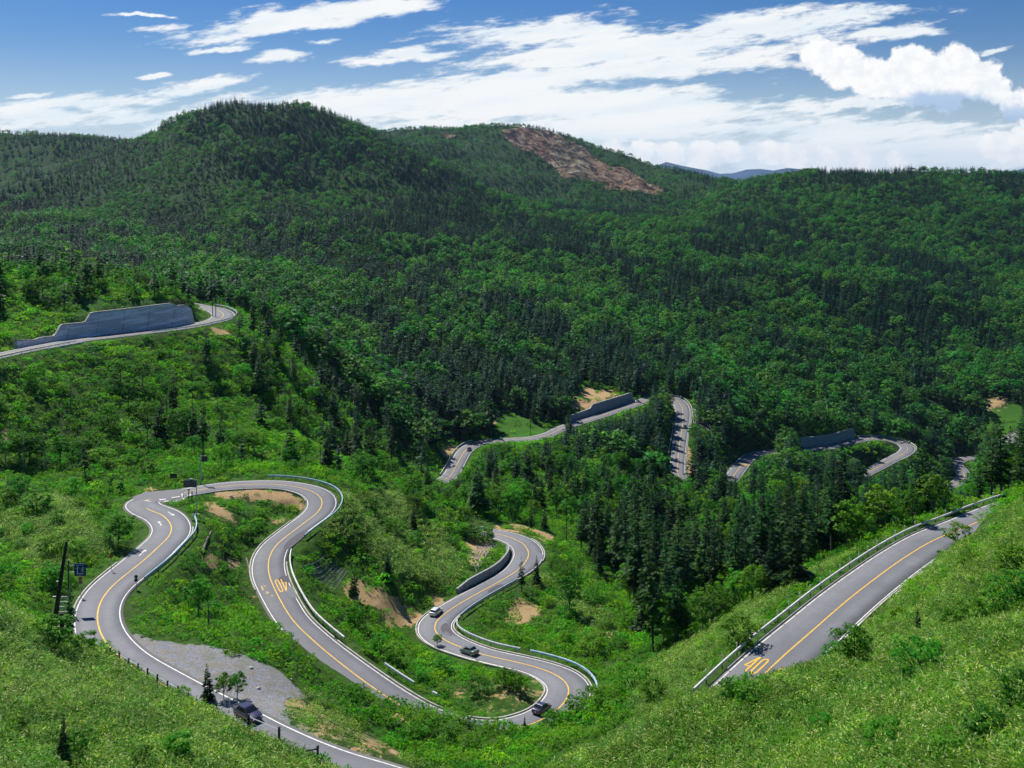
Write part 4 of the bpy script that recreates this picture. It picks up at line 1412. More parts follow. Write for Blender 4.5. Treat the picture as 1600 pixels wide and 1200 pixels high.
def join_arrays(parts):
    """parts: [(V, F(n,4) or list, mat index)] -> arrays with quads only"""
    Vs, Fs, Ms, b = [], [], [], 0
    for V, Fq, mi in parts:
        V = np.array(V, float)
        Fq = [f for f in Fq if len(f) == 4]
        Fs.append(np.array(Fq) + b)
        Ms.append(np.full(len(Fq), mi))
        Vs.append(V)
        b += len(V)
    return np.vstack(Vs), np.vstack(Fs), np.concatenate(Ms)


def hidden_proto(name, parts, mats):
    """a source shape for scattered stuff; it is not linked to the scene itself"""
    V, Fq, mi = join_arrays(parts)
    o = add_obj(name, V, Fq, mats=mats, mat_idx=mi)
    COL.objects.unlink(o)
    return o


# conifers in full detail: crown mesh + trunk mesh per variant (10 m tall, scaled when placed)
CON, CONF = [], []
for k, (R_, lv, nb, br, sp, ln) in enumerate([(1.75, 25, 7, 0.12, 0.12, 0), (1.45, 27, 6, 0.20, 0.16, 0.01), (2.0, 21, 7, 0.10, 0.15, 0), (1.25, 25, 6, 0.34, 0.22, -0.015), (1.6, 19, 6, 0.28, 0.3, 0.02)]):
    cm = mesh_of('crown', *conifer_mesh(20 + k, 10, R_, lv, nb, br, sp, 4, ln), M['conifer'])
    tv, tf = cone_mesh(10, 0.17, 6, -0.8, 0.97, ln)
    tm = add_obj('trunk', tv, tf, M['bark']); tme = tm.data; bpy.data.objects.remove(tm)
    CON.append((cm, tme))
for k, (R_, lv, nb, br, sp) in enumerate([(1.75, 11, 6, 0.10, 0.1), (1.45, 12, 5, 0.18, 0.15), (1.2, 12, 5, 0.28, 0.2)]):
    V, Fq = conifer_mesh(40 + k, 10, R_, lv, nb, br, sp, 1)
    # wider sprays keep the crown filled with fewer faces
    V = V.reshape(-1, 4, 3); cen = V.mean(1, keepdims=True); V = (cen + (V - cen) * np.array([1.5, 1.5, 1.5])).reshape(-1, 3)
    tv, tf = cone_mesh(10, 0.16, 4, -0.8, 0.95)
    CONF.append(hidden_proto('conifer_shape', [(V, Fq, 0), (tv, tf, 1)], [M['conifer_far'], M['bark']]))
# broadleaf trees (8 m)
BRO, BROF = [], []
for k, (c, rad, cl) in enumerate([((0, 0, 5.0), (2.9, 2.7, 2.9), 36), ((0, 0, 5.0), (2.3, 2.5, 3.1), 30), ((0.2, 0, 4.6), (3.3, 3.0, 2.6), 38)]):
    V, Fq, C = crown_mesh(60 + k, c, rad, cl, 46, 0.95, 0.42)
    cm = mesh_of('crown', V, Fq, M['broad'])
    lv_, lf = limbs_mesh(70 + k, 8, 0.16, C, c)
    t_o = add_obj('trunk', lv_, lf, M['birch_bark']); lme = t_o.data; bpy.data.objects.remove(t_o)
    BRO.append((cm, lme))
for k, (c, rad, cl) in enumerate([((0, 0, 4.8), (2.9, 2.7, 2.7), 17), ((0, 0, 5.0), (2.4, 2.5, 3.0), 15), ((0.2, 0, 4.4), (3.3, 3.0, 2.4), 18)]):
    V, Fq, C = crown_mesh(80 + k, c, rad, cl, 16, 1.15, 0.85)
    tv, tf = cone_mesh(6, 0.14, 4, -0.8, 0.95)
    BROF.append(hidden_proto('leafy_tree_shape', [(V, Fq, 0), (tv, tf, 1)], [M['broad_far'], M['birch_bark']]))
# shrubs (3 m) for single bushes
SHR = []
for k in range(3):
    c, rad = (0, 0, 1.25), [(1.5, 1.4, 1.45), (1.2, 1.35, 1.6), (1.8, 1.5, 1.2)][k]
    V, Fq, C = crown_mesh(90 + k, c, rad, 18, 48, 0.55, 0.24, low=-0.75)
    cm = mesh_of('foliage', V, Fq, M['broad'])
    mb = MB()
    g_ = np.random.default_rng(95 + k)
    for i in g_.choice(len(C), 7, replace=False):
        mb.tube([(0, 0, -0.4), tuple(C[i] * np.array([0.5, 0.5, 0.6])), tuple(C[i])], [0.06, 0.04, 0.015], 4)
    s_o = add_obj('stem', mb.v, mb.f, M['bark']); sme = s_o.data; bpy.data.objects.remove(s_o)
    SHR.append((cm, sme))
# brush tussocks (about 2 m wide, 1 m high)
BRU = []
for k in range(4):
    V, Fq, C = crown_mesh(110 + k, (0, 0, 0.15), (1.25, 1.15, [0.55, 0.8, 0.4, 1.0][k]), 13, 15, 0.42, [0.20, 0.26, 0.18, 0.24][k], low=-0.1)
    BRU.append(hidden_proto('tussock_shape', [(V, Fq, 0)], [M['brush']]))
# bamboo grass patches (about 1.3 m wide)
SAS = []
for k in range(4):
    g_ = np.random.default_rng(130 + k)
    n = 95
    a, r = g_.random(n) * 6.283, 0.85 * g_.random(n) ** 0.5
    p = np.stack([r * np.cos(a), r * np.sin(a), 0.25 + 0.40 * g_.random(n) - 0.12 * r], 1)
    d = unit(np.stack([g_.normal(size=n), g_.normal(size=n), 0.15 + 0.35 * g_.normal(size=n)], 1))
    s = unit(np.cross(d, [0, 0, 1]) + np.array([0, 0, 1.0]) * (g_.normal(size=n) * 0.45)[:, None])
    V = kites(p, d, s, 0.20 + 0.20 * g_.random(n), 0.078, 0.38)
    SAS.append(hidden_proto('bamboo_grass_shape', [(V, quads_of(n), 0)], [M['sasa']]))


# ------------------------------------------------------------------ scattering: one object of kind "stuff", points with instanced shapes
def scatter(name, protos, P, scl, rot, label, cat=None):
    n = len(P)
    me = bpy.data.meshes.new(name)
    me.vertices.add(n)
    me.vertices.foreach_set('co', np.ascontiguousarray(P, dtype=np.float32).ravel())
    a = me.attributes.new('size', 'FLOAT_VECTOR', 'POINT')
    a.data.foreach_set('vector', np.ascontiguousarray(scl, dtype=np.float32).ravel())
    a = me.attributes.new('turn', 'FLOAT_VECTOR', 'POINT')
    a.data.foreach_set('vector', np.ascontiguousarray(rot, dtype=np.float32).ravel())
    a = me.attributes.new('which', 'INT', 'POINT')
    a.data.foreach_set('value', RNG.integers(0, len(protos), n).astype(np.int32))
    o = bpy.data.objects.new(name, me)
    COL.objects.link(o)
    for m in protos[0].data.materials:
        me.materials.append(m)
    tree = bpy.data.node_groups.new(name + '_nodes', 'GeometryNodeTree')
    tree.interface.new_socket('Geometry', in_out='INPUT', socket_type='NodeSocketGeometry')
    tree.interface.new_socket('Geometry', in_out='OUTPUT', socket_type='NodeSocketGeometry')
    N, Lk = tree.nodes, tree.links
    gi, go = N.new('NodeGroupInput'), N.new('NodeGroupOutput')
    iop = N.new('GeometryNodeInstanceOnPoints')
    g2i = N.new('GeometryNodeGeometryToInstance')
    for p in protos:
        oi = N.new('GeometryNodeObjectInfo')
        oi.inputs[0].default_value = p
        Lk.new(oi.outputs['Geometry'], g2i.inputs[0])
    def attr(nm, ty):
        q = N.new('GeometryNodeInputNamedAttribute')
        q.data_type = ty
        q.inputs[0].default_value = nm
        return q.outputs['Attribute']
    Lk.new(gi.outputs[0], iop.inputs['Points'])
    Lk.new(g2i.outputs[0], iop.inputs['Instance'])
    iop.inputs['Pick Instance'].default_value = True
    Lk.new(attr('which', 'INT'), iop.inputs['Instance Index'])
    Lk.new(attr('turn', 'FLOAT_VECTOR'), iop.inputs['Rotation'])
    Lk.new(attr('size', 'FLOAT_VECTOR'), iop.inputs['Scale'])
    Lk.new(iop.outputs[0], go.inputs[0])
    md = o.modifiers.new('scatter', 'NODES')
    md.node_group = tree
    return tag(o, label=label, cat=cat, kind='stuff')


# ------------------------------------------------------------------ what must stay in sight: a small depth picture of roads, walls and signs
KEEP = np.zeros((1200, 1600), np.float32)      # 0 = nothing to keep, else the distance


def keep_tri(pts3):
    P = np.array(pts3, float)
    if (P[:, 1] < 5).any():
        return
    q = np.stack([HX + F * P[:, 0] / P[:, 1], HY - F * P[:, 2] / P[:, 1]], 1)
    x0, y0 = np.floor(q.min(0)).astype(int); x1, y1 = np.ceil(q.max(0)).astype(int)
    x0, x1, y0, y1 = max(x0, 0), min(x1, 1599), max(y0, 0), min(y1, 1199)
    if x1 < x0 or y1 < y0:
        return
    yy, xx = np.mgrid[y0:y1 + 1, x0:x1 + 1]
    m = in_poly(xx + 0.01, yy + 0.013, q)
    sub = KEEP[y0:y1 + 1, x0:x1 + 1]
    sub[m] = P[:, 1].mean()


def keep_road(C, skips=()):
    T, N, s = frame_of(C)
    q = HX + F * C[:, 0] / C[:, 1]
    r = HY - F * C[:, 2] / C[:, 1]
    for i in range(0, len(C) - 2, 2):
        if r[i] > float(grid_at(HORZ, C[i, 0], C[i, 1])) + 2.5:
            continue
        if any(a <= q[i] <= b and c <= r[i] <= d for a, b, c, d in skips):
            continue
        w = C[i, 3] * 1.02
        a = [C[i, 0] + N[i, 0] * w, C[i, 1] + N[i, 1] * w, C[i, 2]]
        b = [C[i, 0] - N[i, 0] * w, C[i, 1] - N[i, 1] * w, C[i, 2]]
        c = [C[i + 2, 0] - N[i + 2, 0] * w, C[i + 2, 1] - N[i + 2, 1] * w, C[i + 2, 2]]
        d = [C[i + 2, 0] + N[i + 2, 0] * w, C[i + 2, 1] + N[i + 2, 1] * w, C[i + 2, 2]]
        keep_tri([a, b, c, d])


keep_road(CM, [(575, 725, 1070, 1160), (700, 774, 815, 838), (600, 1178, 1075, 1400)])
keep_road(CV, [(500, 648, 740, 800), (872, 898, 655, 675), (1010, 1054, 610, 630), (1058, 1147, 742, 770), (1215, 1250, 690, 710), (1320, 1475, 736, 800), (1505, 1600, 700, 720)])
keep_road(CU, [(-500, 316, 455, 482)])


def keep_poly(poly, d):
    x = [p[0] for p in poly]; y = [p[1] for p in poly]
    y0, y1, x0, x1 = max(0, min(y)), min(1199, max(y)), max(0, min(x)), min(1599, max(x))
    yy, xx = np.mgrid[y0:y1 + 1, x0:x1 + 1]
    m = in_poly(xx + 0.01, yy + 0.013, poly)
    sub = KEEP[y0:y1 + 1, x0:x1 + 1]
    sub[m & (sub == 0)] = d


for p_, d_k in [([(62, 527), (87, 525), (100, 507), (136, 504), (147, 489), (275, 474), (296, 476), (314, 500), (250, 514), (67, 537)], 305),
                ([(200, 985), (330, 1010), (385, 1025), (470, 1080), (560, 1135), (590, 1160), (500, 1165), (400, 1112), (260, 1045)], 118),
                ([(765, 690), (780, 645), (800, 645), (850, 675), (850, 684)], 450), ([(722, 912), (800, 862), (805, 875), (724, 930)], 215),
                ([(112, 876), (140, 876), (140, 935), (112, 935)], 140), ([(284, 745), (325, 708), (325, 765), (284, 765)], 195), ([(205, 890), (218, 890), (218, 930), (205, 930)], 145),
                ([(890, 625), (912, 608), (960, 612), (975, 622), (925, 640), (892, 638)], 520), ([(1424, 630), (1475, 642), (1520, 655), (1440, 652)], 620),
                ([(1535, 630), (1548, 620), (1575, 618), (1568, 640), (1540, 640)], 650), ([(330, 768), (455, 770), (478, 790), (450, 790), (345, 778)], 200),
                ([(318, 790), (370, 808), (360, 815), (325, 800)], 190), ([(560, 910), (640, 945), (655, 970), (600, 950), (545, 935)], 185), ([(700, 1075), (850, 1075), (830, 1105), (740, 1105)], 148),
                ([(480, 880), (540, 870), (545, 900), (520, 915), (490, 900)], 190), ([(745, 850), (770, 835), (775, 850), (745, 890)], 245),
                ([(1080, 635), (1110, 655), (1105, 675), (1082, 650)], 500), ([(835, 838), (868, 842), (858, 852), (840, 848)], 235)]:
    keep_poly(p_, d_k)


def covers(x, y, z, h, r, tol=0.0):
    """share of the plant's outline that would stand in front of something to keep"""
    s = F / y
    px = HX + x * s
    py0, py1 = HY - (z + h) * s, HY - (z + 0.15 * h) * s
    a, b = int(max(0, px - r * s * 0.8)), int(min(1599, px + r * s * 0.8)) + 1
    c, d = int(max(0, py0)), int(min(1199, py1)) + 1
    if b <= a or d <= c:
        return False
    sub = KEEP[c:d, a:b]
    return float(((sub > y + 1.5)).mean()) > tol


def poisson(n, sfn, dmin, dmax, smax, cell):
    """jittered samples over the ground between two distances; cell(d) is the spacing"""
    X, Y = [], []
    d = dmin
    while d < dmax:
        c = cell(d)
        m = int(2 * smax * d / c)
        x = (np.arange(m) + RNG.random(m)) * c - smax * d
        X.append(x); Y.append(d + c * RNG.random(m))
        d += c
    return np.concatenate(X), np.concatenate(Y)


def proj(x, y, z):
    return HX + F * x / y, HY - F * z / y
# ------------------------------------------------------------------ where plants stand
def seen(x, y, px, py, margin):
    wide = np.where(y < 260, 420, 140)
    return (py <= grid_at(HORZ, x, y) + margin) & (px > -wide) & (px < 1600 + wide) & (py < 1290 + wide * 0.4)


def regions(px, py, y, lst, base):
    out = np.full(px.shape, base, float)
    for poly, a, b, v in lst:
        out = np.where(in_poly(px, py, poly) & (y > a) & (y < b), v, out)
    return out


# --- the wide forest
X, Y = poisson(0, None, 395, 2700, 0.62, lambda d: 4.3 + d / 560)
Z = ground(X, Y)
px, py = proj(X, Y, Z)
ok = seen(X, Y, px, py, 45) & (grid_at(RDIST, X, Y) > 5.0)
for A, lim in ((RED, .3), (GRASS, .3), (GRAV, .3)):
    ok &= grid_at(A, X, Y) < lim
ok &= ~((grid_at(BARE, X, Y) > 0.3) & (Y < 700))
# open light-green glades
glade = regions(px, py, Y, [
    ([(-100, 225), (80, 228), (95, 262), (40, 305), (-100, 330)], 1000, 3000, 0.6), ([(60, 300), (260, 285), (330, 300), (250, 330), (60, 340)], 900, 1700, 0.25),
    ([(440, 255), (560, 265), (640, 290), (560, 300), (460, 285)], 900, 1700, 0.4), ([(700, 215), (780, 205), (860, 275), (780, 285), (720, 250)], 1500, 3000, 0.5), ([(930, 225), (1110, 290), (1150, 310), (1060, 300), (960, 260)], 1500, 3000, 0.5),
    ([(600, 205), (700, 210), (780, 200), (1000, 262), (990, 275), (860, 215), (640, 225)], 1500, 3000, 0.5),
    ([(1090, 300), (1200, 285), (1240, 300), (1180, 330)], 1200, 2000, 0.3)], 0.0)
glade += (vnoise(X / 45 + 3, Y / 60) > 0.80) * 0.35
ok &= RNG.random(len(X)) > glade
X, Y, Z, px, py = (q[ok] for q in (X, Y, Z, px, py))
pc = regions(px, py, Y, [
    ([(300, 150), (600, 190), (720, 260), (900, 300), (760, 330), (640, 300), (560, 250), (480, 240), (420, 200), (330, 200)], 900, 3000, 0.93),
    ([(220, 260), (300, 180), (350, 200), (420, 260), (400, 340), (280, 330), (100, 350)], 900, 2000, 0.22), ([(20, 270), (180, 225), (280, 225), (200, 290), (50, 305)], 900, 3000, 0.9),
    ([(-100, 350), (500, 370), (700, 320), (1000, 350), (1100, 400), (700, 420), (420, 430), (-100, 440)], 500, 2000, 0.66),
    ([(430, 420), (900, 410), (950, 470), (800, 510), (500, 490)], 400, 1300, 0.38), ([(-100, 440), (430, 420), (500, 520), (300, 470), (-100, 430)], 300, 1300, 0.6),
    ([(560, 500), (1000, 520), (1150, 620), (900, 640), (650, 680)], 380, 900, 0.80), ([(850, 460), (1060, 440), (1300, 470), (1300, 530), (900, 520)], 400, 1300, 0.45),
    ([(1060, 590), (1350, 600), (1400, 680), (1200, 700), (1080, 680)], 380, 900, 0.22), ([(1240, 255), (1700, 262), (1700, 340), (1400, 330)], 900, 3000, 0.88),
    ([(1080, 300), (1380, 330), (1300, 420), (1100, 400)], 900, 3000, 0.5), ([(1300, 440), (1700, 440), (1700, 600), (1350, 590)], 400, 1500, 0.44)], 0.56)
nz = vnoise(X / 75 + 9, Y / 120 + 4) * 0.55 + vnoise(X / 22, Y / 30) * 0.45
pc = np.clip(pc + (nz - 0.5) * 2.4, 0.03, 0.98)
isc = RNG.random(len(X)) < pc
low = regions(px, py, Y, [([(60, 250), (240, 200), (300, 230), (420, 300), (640, 290), (600, 340), (100, 350)], 900, 1700, 0.7)], 1.0)
hgt = np.where(isc, 9 + 9 * RNG.random(len(X)) ** 1.3, 6.5 + 9 * RNG.random(len(X)) ** 1.5) * low
hgt *= 1 - 0.30 * np.clip((Y - 850) / 900, 0, 1)
keepit = np.ones(len(X), bool)
for i in np.where(Y < 800)[0]:
    rr = (0.16 if isc[i] else 0.36)
    for _ in range(3):
        if not covers(X[i], Y[i], Z[i], hgt[i], rr * hgt[i], 0.03):
            break
        hgt[i] *= 0.6
    else:
        keepit[i] = False
X, Y, Z, isc, hgt = (q[keepit] for q in (X, Y, Z, isc, hgt))
FX = dict(x=X, y=Y, z=Z, h=hgt, con=isc)

# --- the valley wood and the slopes in front (full-detail trees)
X, Y = poisson(0, None, 105, 520, 0.60, lambda d: 3.4)
Z = ground(X, Y)
px, py = proj(X, Y, Z)
WOOD = [(640, 775), (660, 765), (720, 745), (760, 705), (900, 690), (1000, 655), (1045, 640), (1050, 760), (1085, 770), (1145, 770), (1200, 722), (1330, 712), (1345, 745), (1460, 780), (1560, 735), (1750, 740), (1750, 775), (1560, 785), (1400, 842), (1250, 905),
        (1150, 965), (1080, 1005), (1000, 1035), (965, 960), (925, 890), (890, 830), (830, 815), (740, 800)]
LOWER = [(-200, 530), (120, 545), (380, 520), (480, 600), (640, 700), (650, 760), (560, 745), (400, 735), (330, 738), (200, 745), (120, 770), (-200, 740)]
den_c = regions(px, py, Y, [(LOWER, 205, 420, 0.028), ([(380, 500), (660, 680), (660, 760), (520, 740), (400, 640)], 220, 450, 0.12),
                            (WOOD, 170, 520, 0.095), ([(900, 840), (1300, 800), (1300, 900), (1100, 985), (1010, 1020), (960, 950)], 170, 420, 0.20),
                            ([(-200, 430), (330, 430), (350, 470), (-200, 520)], 295, 420, 0.05),
                            ([(660, 700), (640, 560), (900, 560), (1000, 610), (870, 665), (760, 685), (700, 690)], 385, 530, 0.26)], 0.0)
den_b = regions(px, py, Y, [(LOWER, 205, 420, 0.05), (WOOD, 170, 520, 0.10), ([(-200, 430), (330, 430), (350, 470), (-200, 520)], 295, 420, 0.20),
                            ([(950, 920), (1050, 900), (1300, 900), (1200, 960), (1020, 1030)], 150, 300, 0.12),
                            ([(560, 740), (720, 760), (740, 800), (640, 820), (560, 790)], 190, 330, 0.10),
                            ([(1070, 640), (1400, 600), (1400, 690), (1150, 700), (1090, 730)], 385, 530, 0.22)], 0.0)
den_s = regions(px, py, Y, [(LOWER, 205, 420, 0.10), (WOOD, 170, 520, 0.12), ([(0, 760), (190, 780), (215, 830), (150, 900), (120, 950), (0, 960)], 110, 240, 0.16),
                            ([(560, 740), (740, 790), (760, 900), (690, 950), (600, 900), (520, 840)], 160, 330, 0.07), ([(-200, 430), (330, 430), (350, 480), (-200, 520)], 295, 420, 0.22),
                            ([(600, 960), (680, 1000), (760, 1060), (700, 1080), (600, 1040), (540, 980)], 130, 240, 0.18), ([(720, 940), (900, 880), (960, 960), (980, 1060), (900, 1010), (740, 990)], 140, 260, 0.14),
                            ([(240, 880), (390, 880), (440, 980), (320, 960), (250, 930)], 120, 180, 0.03), ([(860, 860), (920, 880), (960, 980), (880, 960)], 150, 300, 0.10),
                            ([(980, 1000), (1130, 950), (1160, 990), (1060, 1060)], 110, 180, 0.05)], 0.0)
ok = seen(X, Y, px, py, 30) & (grid_at(RDIST, X, Y) > 3.2) & (grid_at(BARE, X, Y) < 0.3) & (grid_at(GRAV, X, Y) < 0.2) & (grid_at(GRASS, X, Y) < 0.2)
r = RNG.random(len(X))
nz = vnoise(X / 14, Y / 14)
kc = ok & (r < den_c * (0.5 + nz))
kb = ok & ~kc & (r < den_c + den_b * (1.4 - 0.8 * nz)) & (r >= den_c * 0.9)
ks = ok & ~kc & ~kb & (RNG.random(len(X)) < den_s)
single = []      # (kind, x, y, z, height, where)


def add_single(kind, x, y, h, z=None, force=False, note=None):
    z = float(ground(x, y)) if z is None else z
    r = {'conifer': 0.16, 'broad': 0.36, 'shrub': 0.5}[kind] * h
    if not force:
        for _ in range(4):
            if not covers(x, y, z, h, r, 0.04):
                break
            h *= 0.72
        else:
            return
        if h < {'conifer': 3.0, 'broad': 3.0, 'shrub': 1.2}[kind]:
            return
    single.append([kind, float(x), float(y), z, float(h), note])


for i in np.where(kc)[0]:
    wood = Y[i] < 330 and px[i] > 880
    add_single('conifer', X[i], Y[i], (9 + 11 * RNG.random() ** 1.1) if wood else (7 + 8 * RNG.random()))
for i in np.where(kb)[0]:
    add_single('broad', X[i], Y[i], (4.5 + 3.5 * RNG.random()) if px[i] < 660 else (5.5 + 4.5 * RNG.random()))
for i in np.where(ks)[0]:
    add_single('shrub', X[i], Y[i], 1.8 + 2.4 * RNG.random() ** 1.5)

# --- plants that can be told apart in the photograph: (kind, px, py of the foot, height in px, note)
NAMED = [
    ('conifer', 1021, 1018, 182, 'tallest dark conifer in front of the valley wood, near the slope edge'),
    ('conifer', 1058, 1010, 142, 'dark conifer close on the right of the tallest one'),
    ('conifer', 983, 918, 138, 'tall dark conifer standing apart above the lower bend'),
    ('conifer', 1098, 950, 140, None), ('conifer', 1120, 958, 150, None), ('conifer', 1150, 940, 128, None), ('conifer', 1182, 925, 124, None), ('conifer', 1005, 990, 90, None), ('conifer', 1035, 985, 96, None),
    ('conifer', 922, 868, 84, 'thin tall conifer with bare lower trunk at the wood edge'), ('conifer', 908, 862, 78, None), ('conifer', 830, 832, 44, 'bushy conifer beside the pale lay-by'), ('conifer', 850, 828, 36, None),
    ('conifer', 324, 1112, 62, 'small dark conifer in front of the gravel lay-by'), ('conifer', 98, 1195, 82, 'slim dark conifer rising from the near bamboo grass'), ('conifer', 641, 1196, 60, 'small dark conifer at the bottom beside the pale gravel'),
    ('conifer', 815, 925, 56, 'small conifer beside the lower road, left of its pair'), ('conifer', 838, 912, 44, 'small conifer beside the lower road, right of its pair'), ('conifer', 552, 932, 54, 'lone conifer on the bare tan slope'),
    ('conifer', 107, 1010, 100, 'ragged thin conifer beside the leaning wooden pole'), ('conifer', 820, 1145, 28, 'tiny conifer at the foot of the lower bend'), ('conifer', 1435, 995, 48, 'sparse small conifer on the right-hand bank'),
    ('conifer', 1594, 790, 150, 'tall dark conifer cut by the right edge above the road'),
    ('conifer', 1075, 935, 132, None), ('conifer', 1240, 915, 118, None), ('conifer', 1205, 930, 110, None), ('conifer', 965, 905, 96, None), ('conifer', 645, 830, 40, None), ('conifer', 652, 800, 32, None), ('conifer', 605, 905, 44, None),
    ('broad', 350, 1110, 44, 'slim young tree between the small conifer and the dark car'), ('broad', 370, 1125, 44, 'leafy young tree nearest the dark car'),
    ('broad', 310, 965, 62, 'round dense bush-like tree inside the upper loop'), ('broad', 185, 855, 52, 'round green tree above the long left bend'), ('broad', 890, 960, 62, 'large round shrub tree right of the lower road'), ('broad', 1155, 955, 64, 'broad pale tree at the foot of the right-hand shoulder'),
    ('broad', 683, 1010, 20, 'tiny sapling on the outside of the lower bend'),
    ('broad', 1022, 641, 24, None), ('broad', 1034, 642, 28, None), ('broad', 1045, 641, 26, None), ('conifer', 1016, 640, 26, None),
    ('shrub', 733, 843, 24, None), ('shrub', 745, 845, 26, None), ('shrub', 757, 845, 24, None), ('shrub', 766, 843, 18, None), ('shrub', 722, 838, 20, None),
    ('shrub', 285, 1105, 20, None), ('shrub', 115, 775, 30, None), ('shrub', 180, 775, 34, None), ('shrub', 120, 870, 30, None), ('shrub', 60, 800, 40, None), ('shrub', 25, 790, 44, None), ('shrub', 1335, 1030, 44, 'dense dark shrub at the end of the near guardrail'),
    ('shrub', 1300, 1035, 26, None), ('shrub', 1165, 1092, 34, 'bright shrub at the lower end of the right-hand road'), ('shrub', 1140, 1095, 28, None), ('shrub', 1440, 1050, 44, 'bright leafy shrub in the middle of the near mound'), ('shrub', 1520, 980, 36, None), ('shrub', 1560, 965, 40, None), ('shrub', 1490, 985, 30, None),
    ('shrub', 1590, 1110, 50, 'bright shrub cut by the right edge low down'), ('shrub', 1380, 1170, 40, None), ('shrub', 1290, 1150, 30, None), ('shrub', 1545, 1160, 44, None), ('shrub', 1480, 1185, 40, None), ('shrub', 1240, 1170, 26, None), ('shrub', 1580, 890, 34, None), ('shrub', 1510, 890, 26, None), ('shrub', 1595, 940, 40, None),
    ('shrub', 1475, 872, 24, None), ('shrub', 1500, 850, 26, None), ('shrub', 1125, 1040, 40, 'rounded shrub on the outer shoulder of the right-hand road'), ('shrub', 1155, 1010, 38, None), ('shrub', 1105, 1060, 34, None),
    ('shrub', 80, 1010, 40, None), ('shrub', 130, 1018, 26, None), ('shrub', 155, 1025, 22, None), ('shrub', 115, 1190, 40, 'yellow-green shrub against the slim near conifer'), ('shrub', 75, 1175, 28, None), ('shrub', 275, 1185, 34, 'bright shrub in the near bamboo grass'), ('shrub', 220, 1195, 26, None), ('shrub', 140, 1165, 22, None), ('shrub', 30, 1150, 26, None),
    ('shrub', 345, 895, 20, None), ('shrub', 384, 840, 22, None), ('shrub', 930, 1090, 32, None), ('shrub', 950, 1110, 30, None), ('shrub', 990, 1080, 34, None), ('shrub', 1020, 1095, 28, None), ('shrub', 900, 1120, 26, None), ('shrub', 870, 1135, 24, None), ('shrub', 700, 1165, 24, None), ('shrub', 740, 1175, 26, None), ('shrub', 650, 1150, 22, None),
    ('shrub', 750, 1085, 22, None), ('shrub', 790, 1075, 26, None), ('shrub', 810, 1080, 24, None), ('shrub', 745, 1030, 16, None),
]
for kind, a, b, hpx, note in NAMED:
    dm = 0
    if a == 1594: dm = 190
    p = first_hit(a, b, dmin=dm)
    if p is None:
        continue
    if a in (324, 350, 370, 285):
        i0, i1 = np.searchsorted(rows, (80, 106))
        j_ = int(np.argmin(abs(cols - (a - HX) / F)))
        q_ = i0 + int(np.argmin(GPY[i0:i1, j_]))
        p = (cols[j_] * rows[q_], rows[q_], 0)
    k_ = 1.0
    while grid_at(RDIST, p[0] * k_, p[1] * k_) < 2.0 and k_ > 0.85 and a not in (683, 324, 350, 370, 285):
        k_ -= 0.004
    p = (p[0] * k_, p[1] * k_, 0)
    if kind == 'shrub' and p[1] < 150:
        hpx *= 1.3
    add_single(kind, p[0], p[1], hpx / F * p[1], z=float(ground(p[0], p[1])), force=True, note=note or '')

# --- the 300 of a kind that show largest become things, the rest joins the masses
groups = {'conifer': [], 'broad': [], 'shrub': []}
for s_ in single:
    groups[s_[0]].append(s_)
def show_size(s_):
    kind, x, y, z, h, note = s_
    a = h / y
    if not (-20 < HX + F * x / y < 1620):
        a *= 0.05
    top = HY - F * (z + h) / y
    if top > grid_at(HORZ, x, y) + 2:
        a *= 0.05
    if note is not None:
        a += 1
    return -a


def place_name(x, y, z):
    """where on the hillside a plant stands, in words one can follow in the picture"""
    px, py = proj(x, y, z)
    if y < 120 and px > 950: return 'on the near right mound'
    if y < 112 and px < 600: return 'on the near left slope'
    if px > 1230 and y < 160: return 'on the bank by the right-hand road'
    if py < 500 and px < 400: return 'above the great retaining wall'
    if px < 400 and py < 640: return 'just below the upper road'
    if px < 260 and py < 740: return 'above the tight bend'
    if px < 680 and py < 745: return 'on the wooded spur'
    if px < 230: return 'left of the long left bend'
    if px < 440 and y < 210: return 'inside the upper loop'
    if px < 790 and y > 175 and py > 745 and y < 290: return 'between the two middle roads'
    if y < 140 and px < 1000: return 'below the lowest bend'
    if px < 900 and y < 176 and py > 1000: return 'inside the lowest bend'
    if px < 1000 and y < 240 and py > 850: return 'right of the lower road'
    if y < 190: return 'on the outer road shoulder'
    if y > 385 and py < 700 and px < 1060: return 'behind the valley road'
    if y > 385 and py < 720: return 'behind the far bends'
    if px > 1280: return 'in the wood below the far bends'
    if px > 1160: return 'in the wood beyond the right-hand road'
    if px > 1040: return 'in the deepest wood'
    if px > 960: return 'in the wood behind the tallest conifer'
    if px > 860: return 'in the wood in mid-valley'
    return 'in the wood before the valley road'


LOOK = {'conifer': ['full', 'narrow', 'wide', 'bare-stemmed', 'gappy'], 'broad': ['round', 'upright', 'spreading'], 'shrub': ['rounded', 'upright', 'low']}
SIZE = {'conifer': (13, 9, ('tall', 'middling', 'short')), 'broad': (8, 5.5, ('tall', 'middling', 'short')), 'shrub': (3.2, 2.4, ('big', 'middling', 'small'))}
NOUN = {'conifer': 'conifer', 'broad': 'leafy tree', 'shrub': 'shrub'}
BASE = {'conifer': 'conifer_tree', 'broad': 'broadleaf_tree', 'shrub': 'leafy_shrub'}
ORD = ['leftmost', 'second from left', 'third from left', 'fourth from left', 'fifth from left', 'sixth from left', 'seventh from left', 'eighth from left', 'ninth from left', 'tenth from left',
       'eleventh from left', 'twelfth from left', 'thirteenth from left', 'fourteenth from left', 'fifteenth from left', 'sixteenth from left', 'seventeenth from left', 'eighteenth from left', 'nineteenth from left', 'twentieth from left']


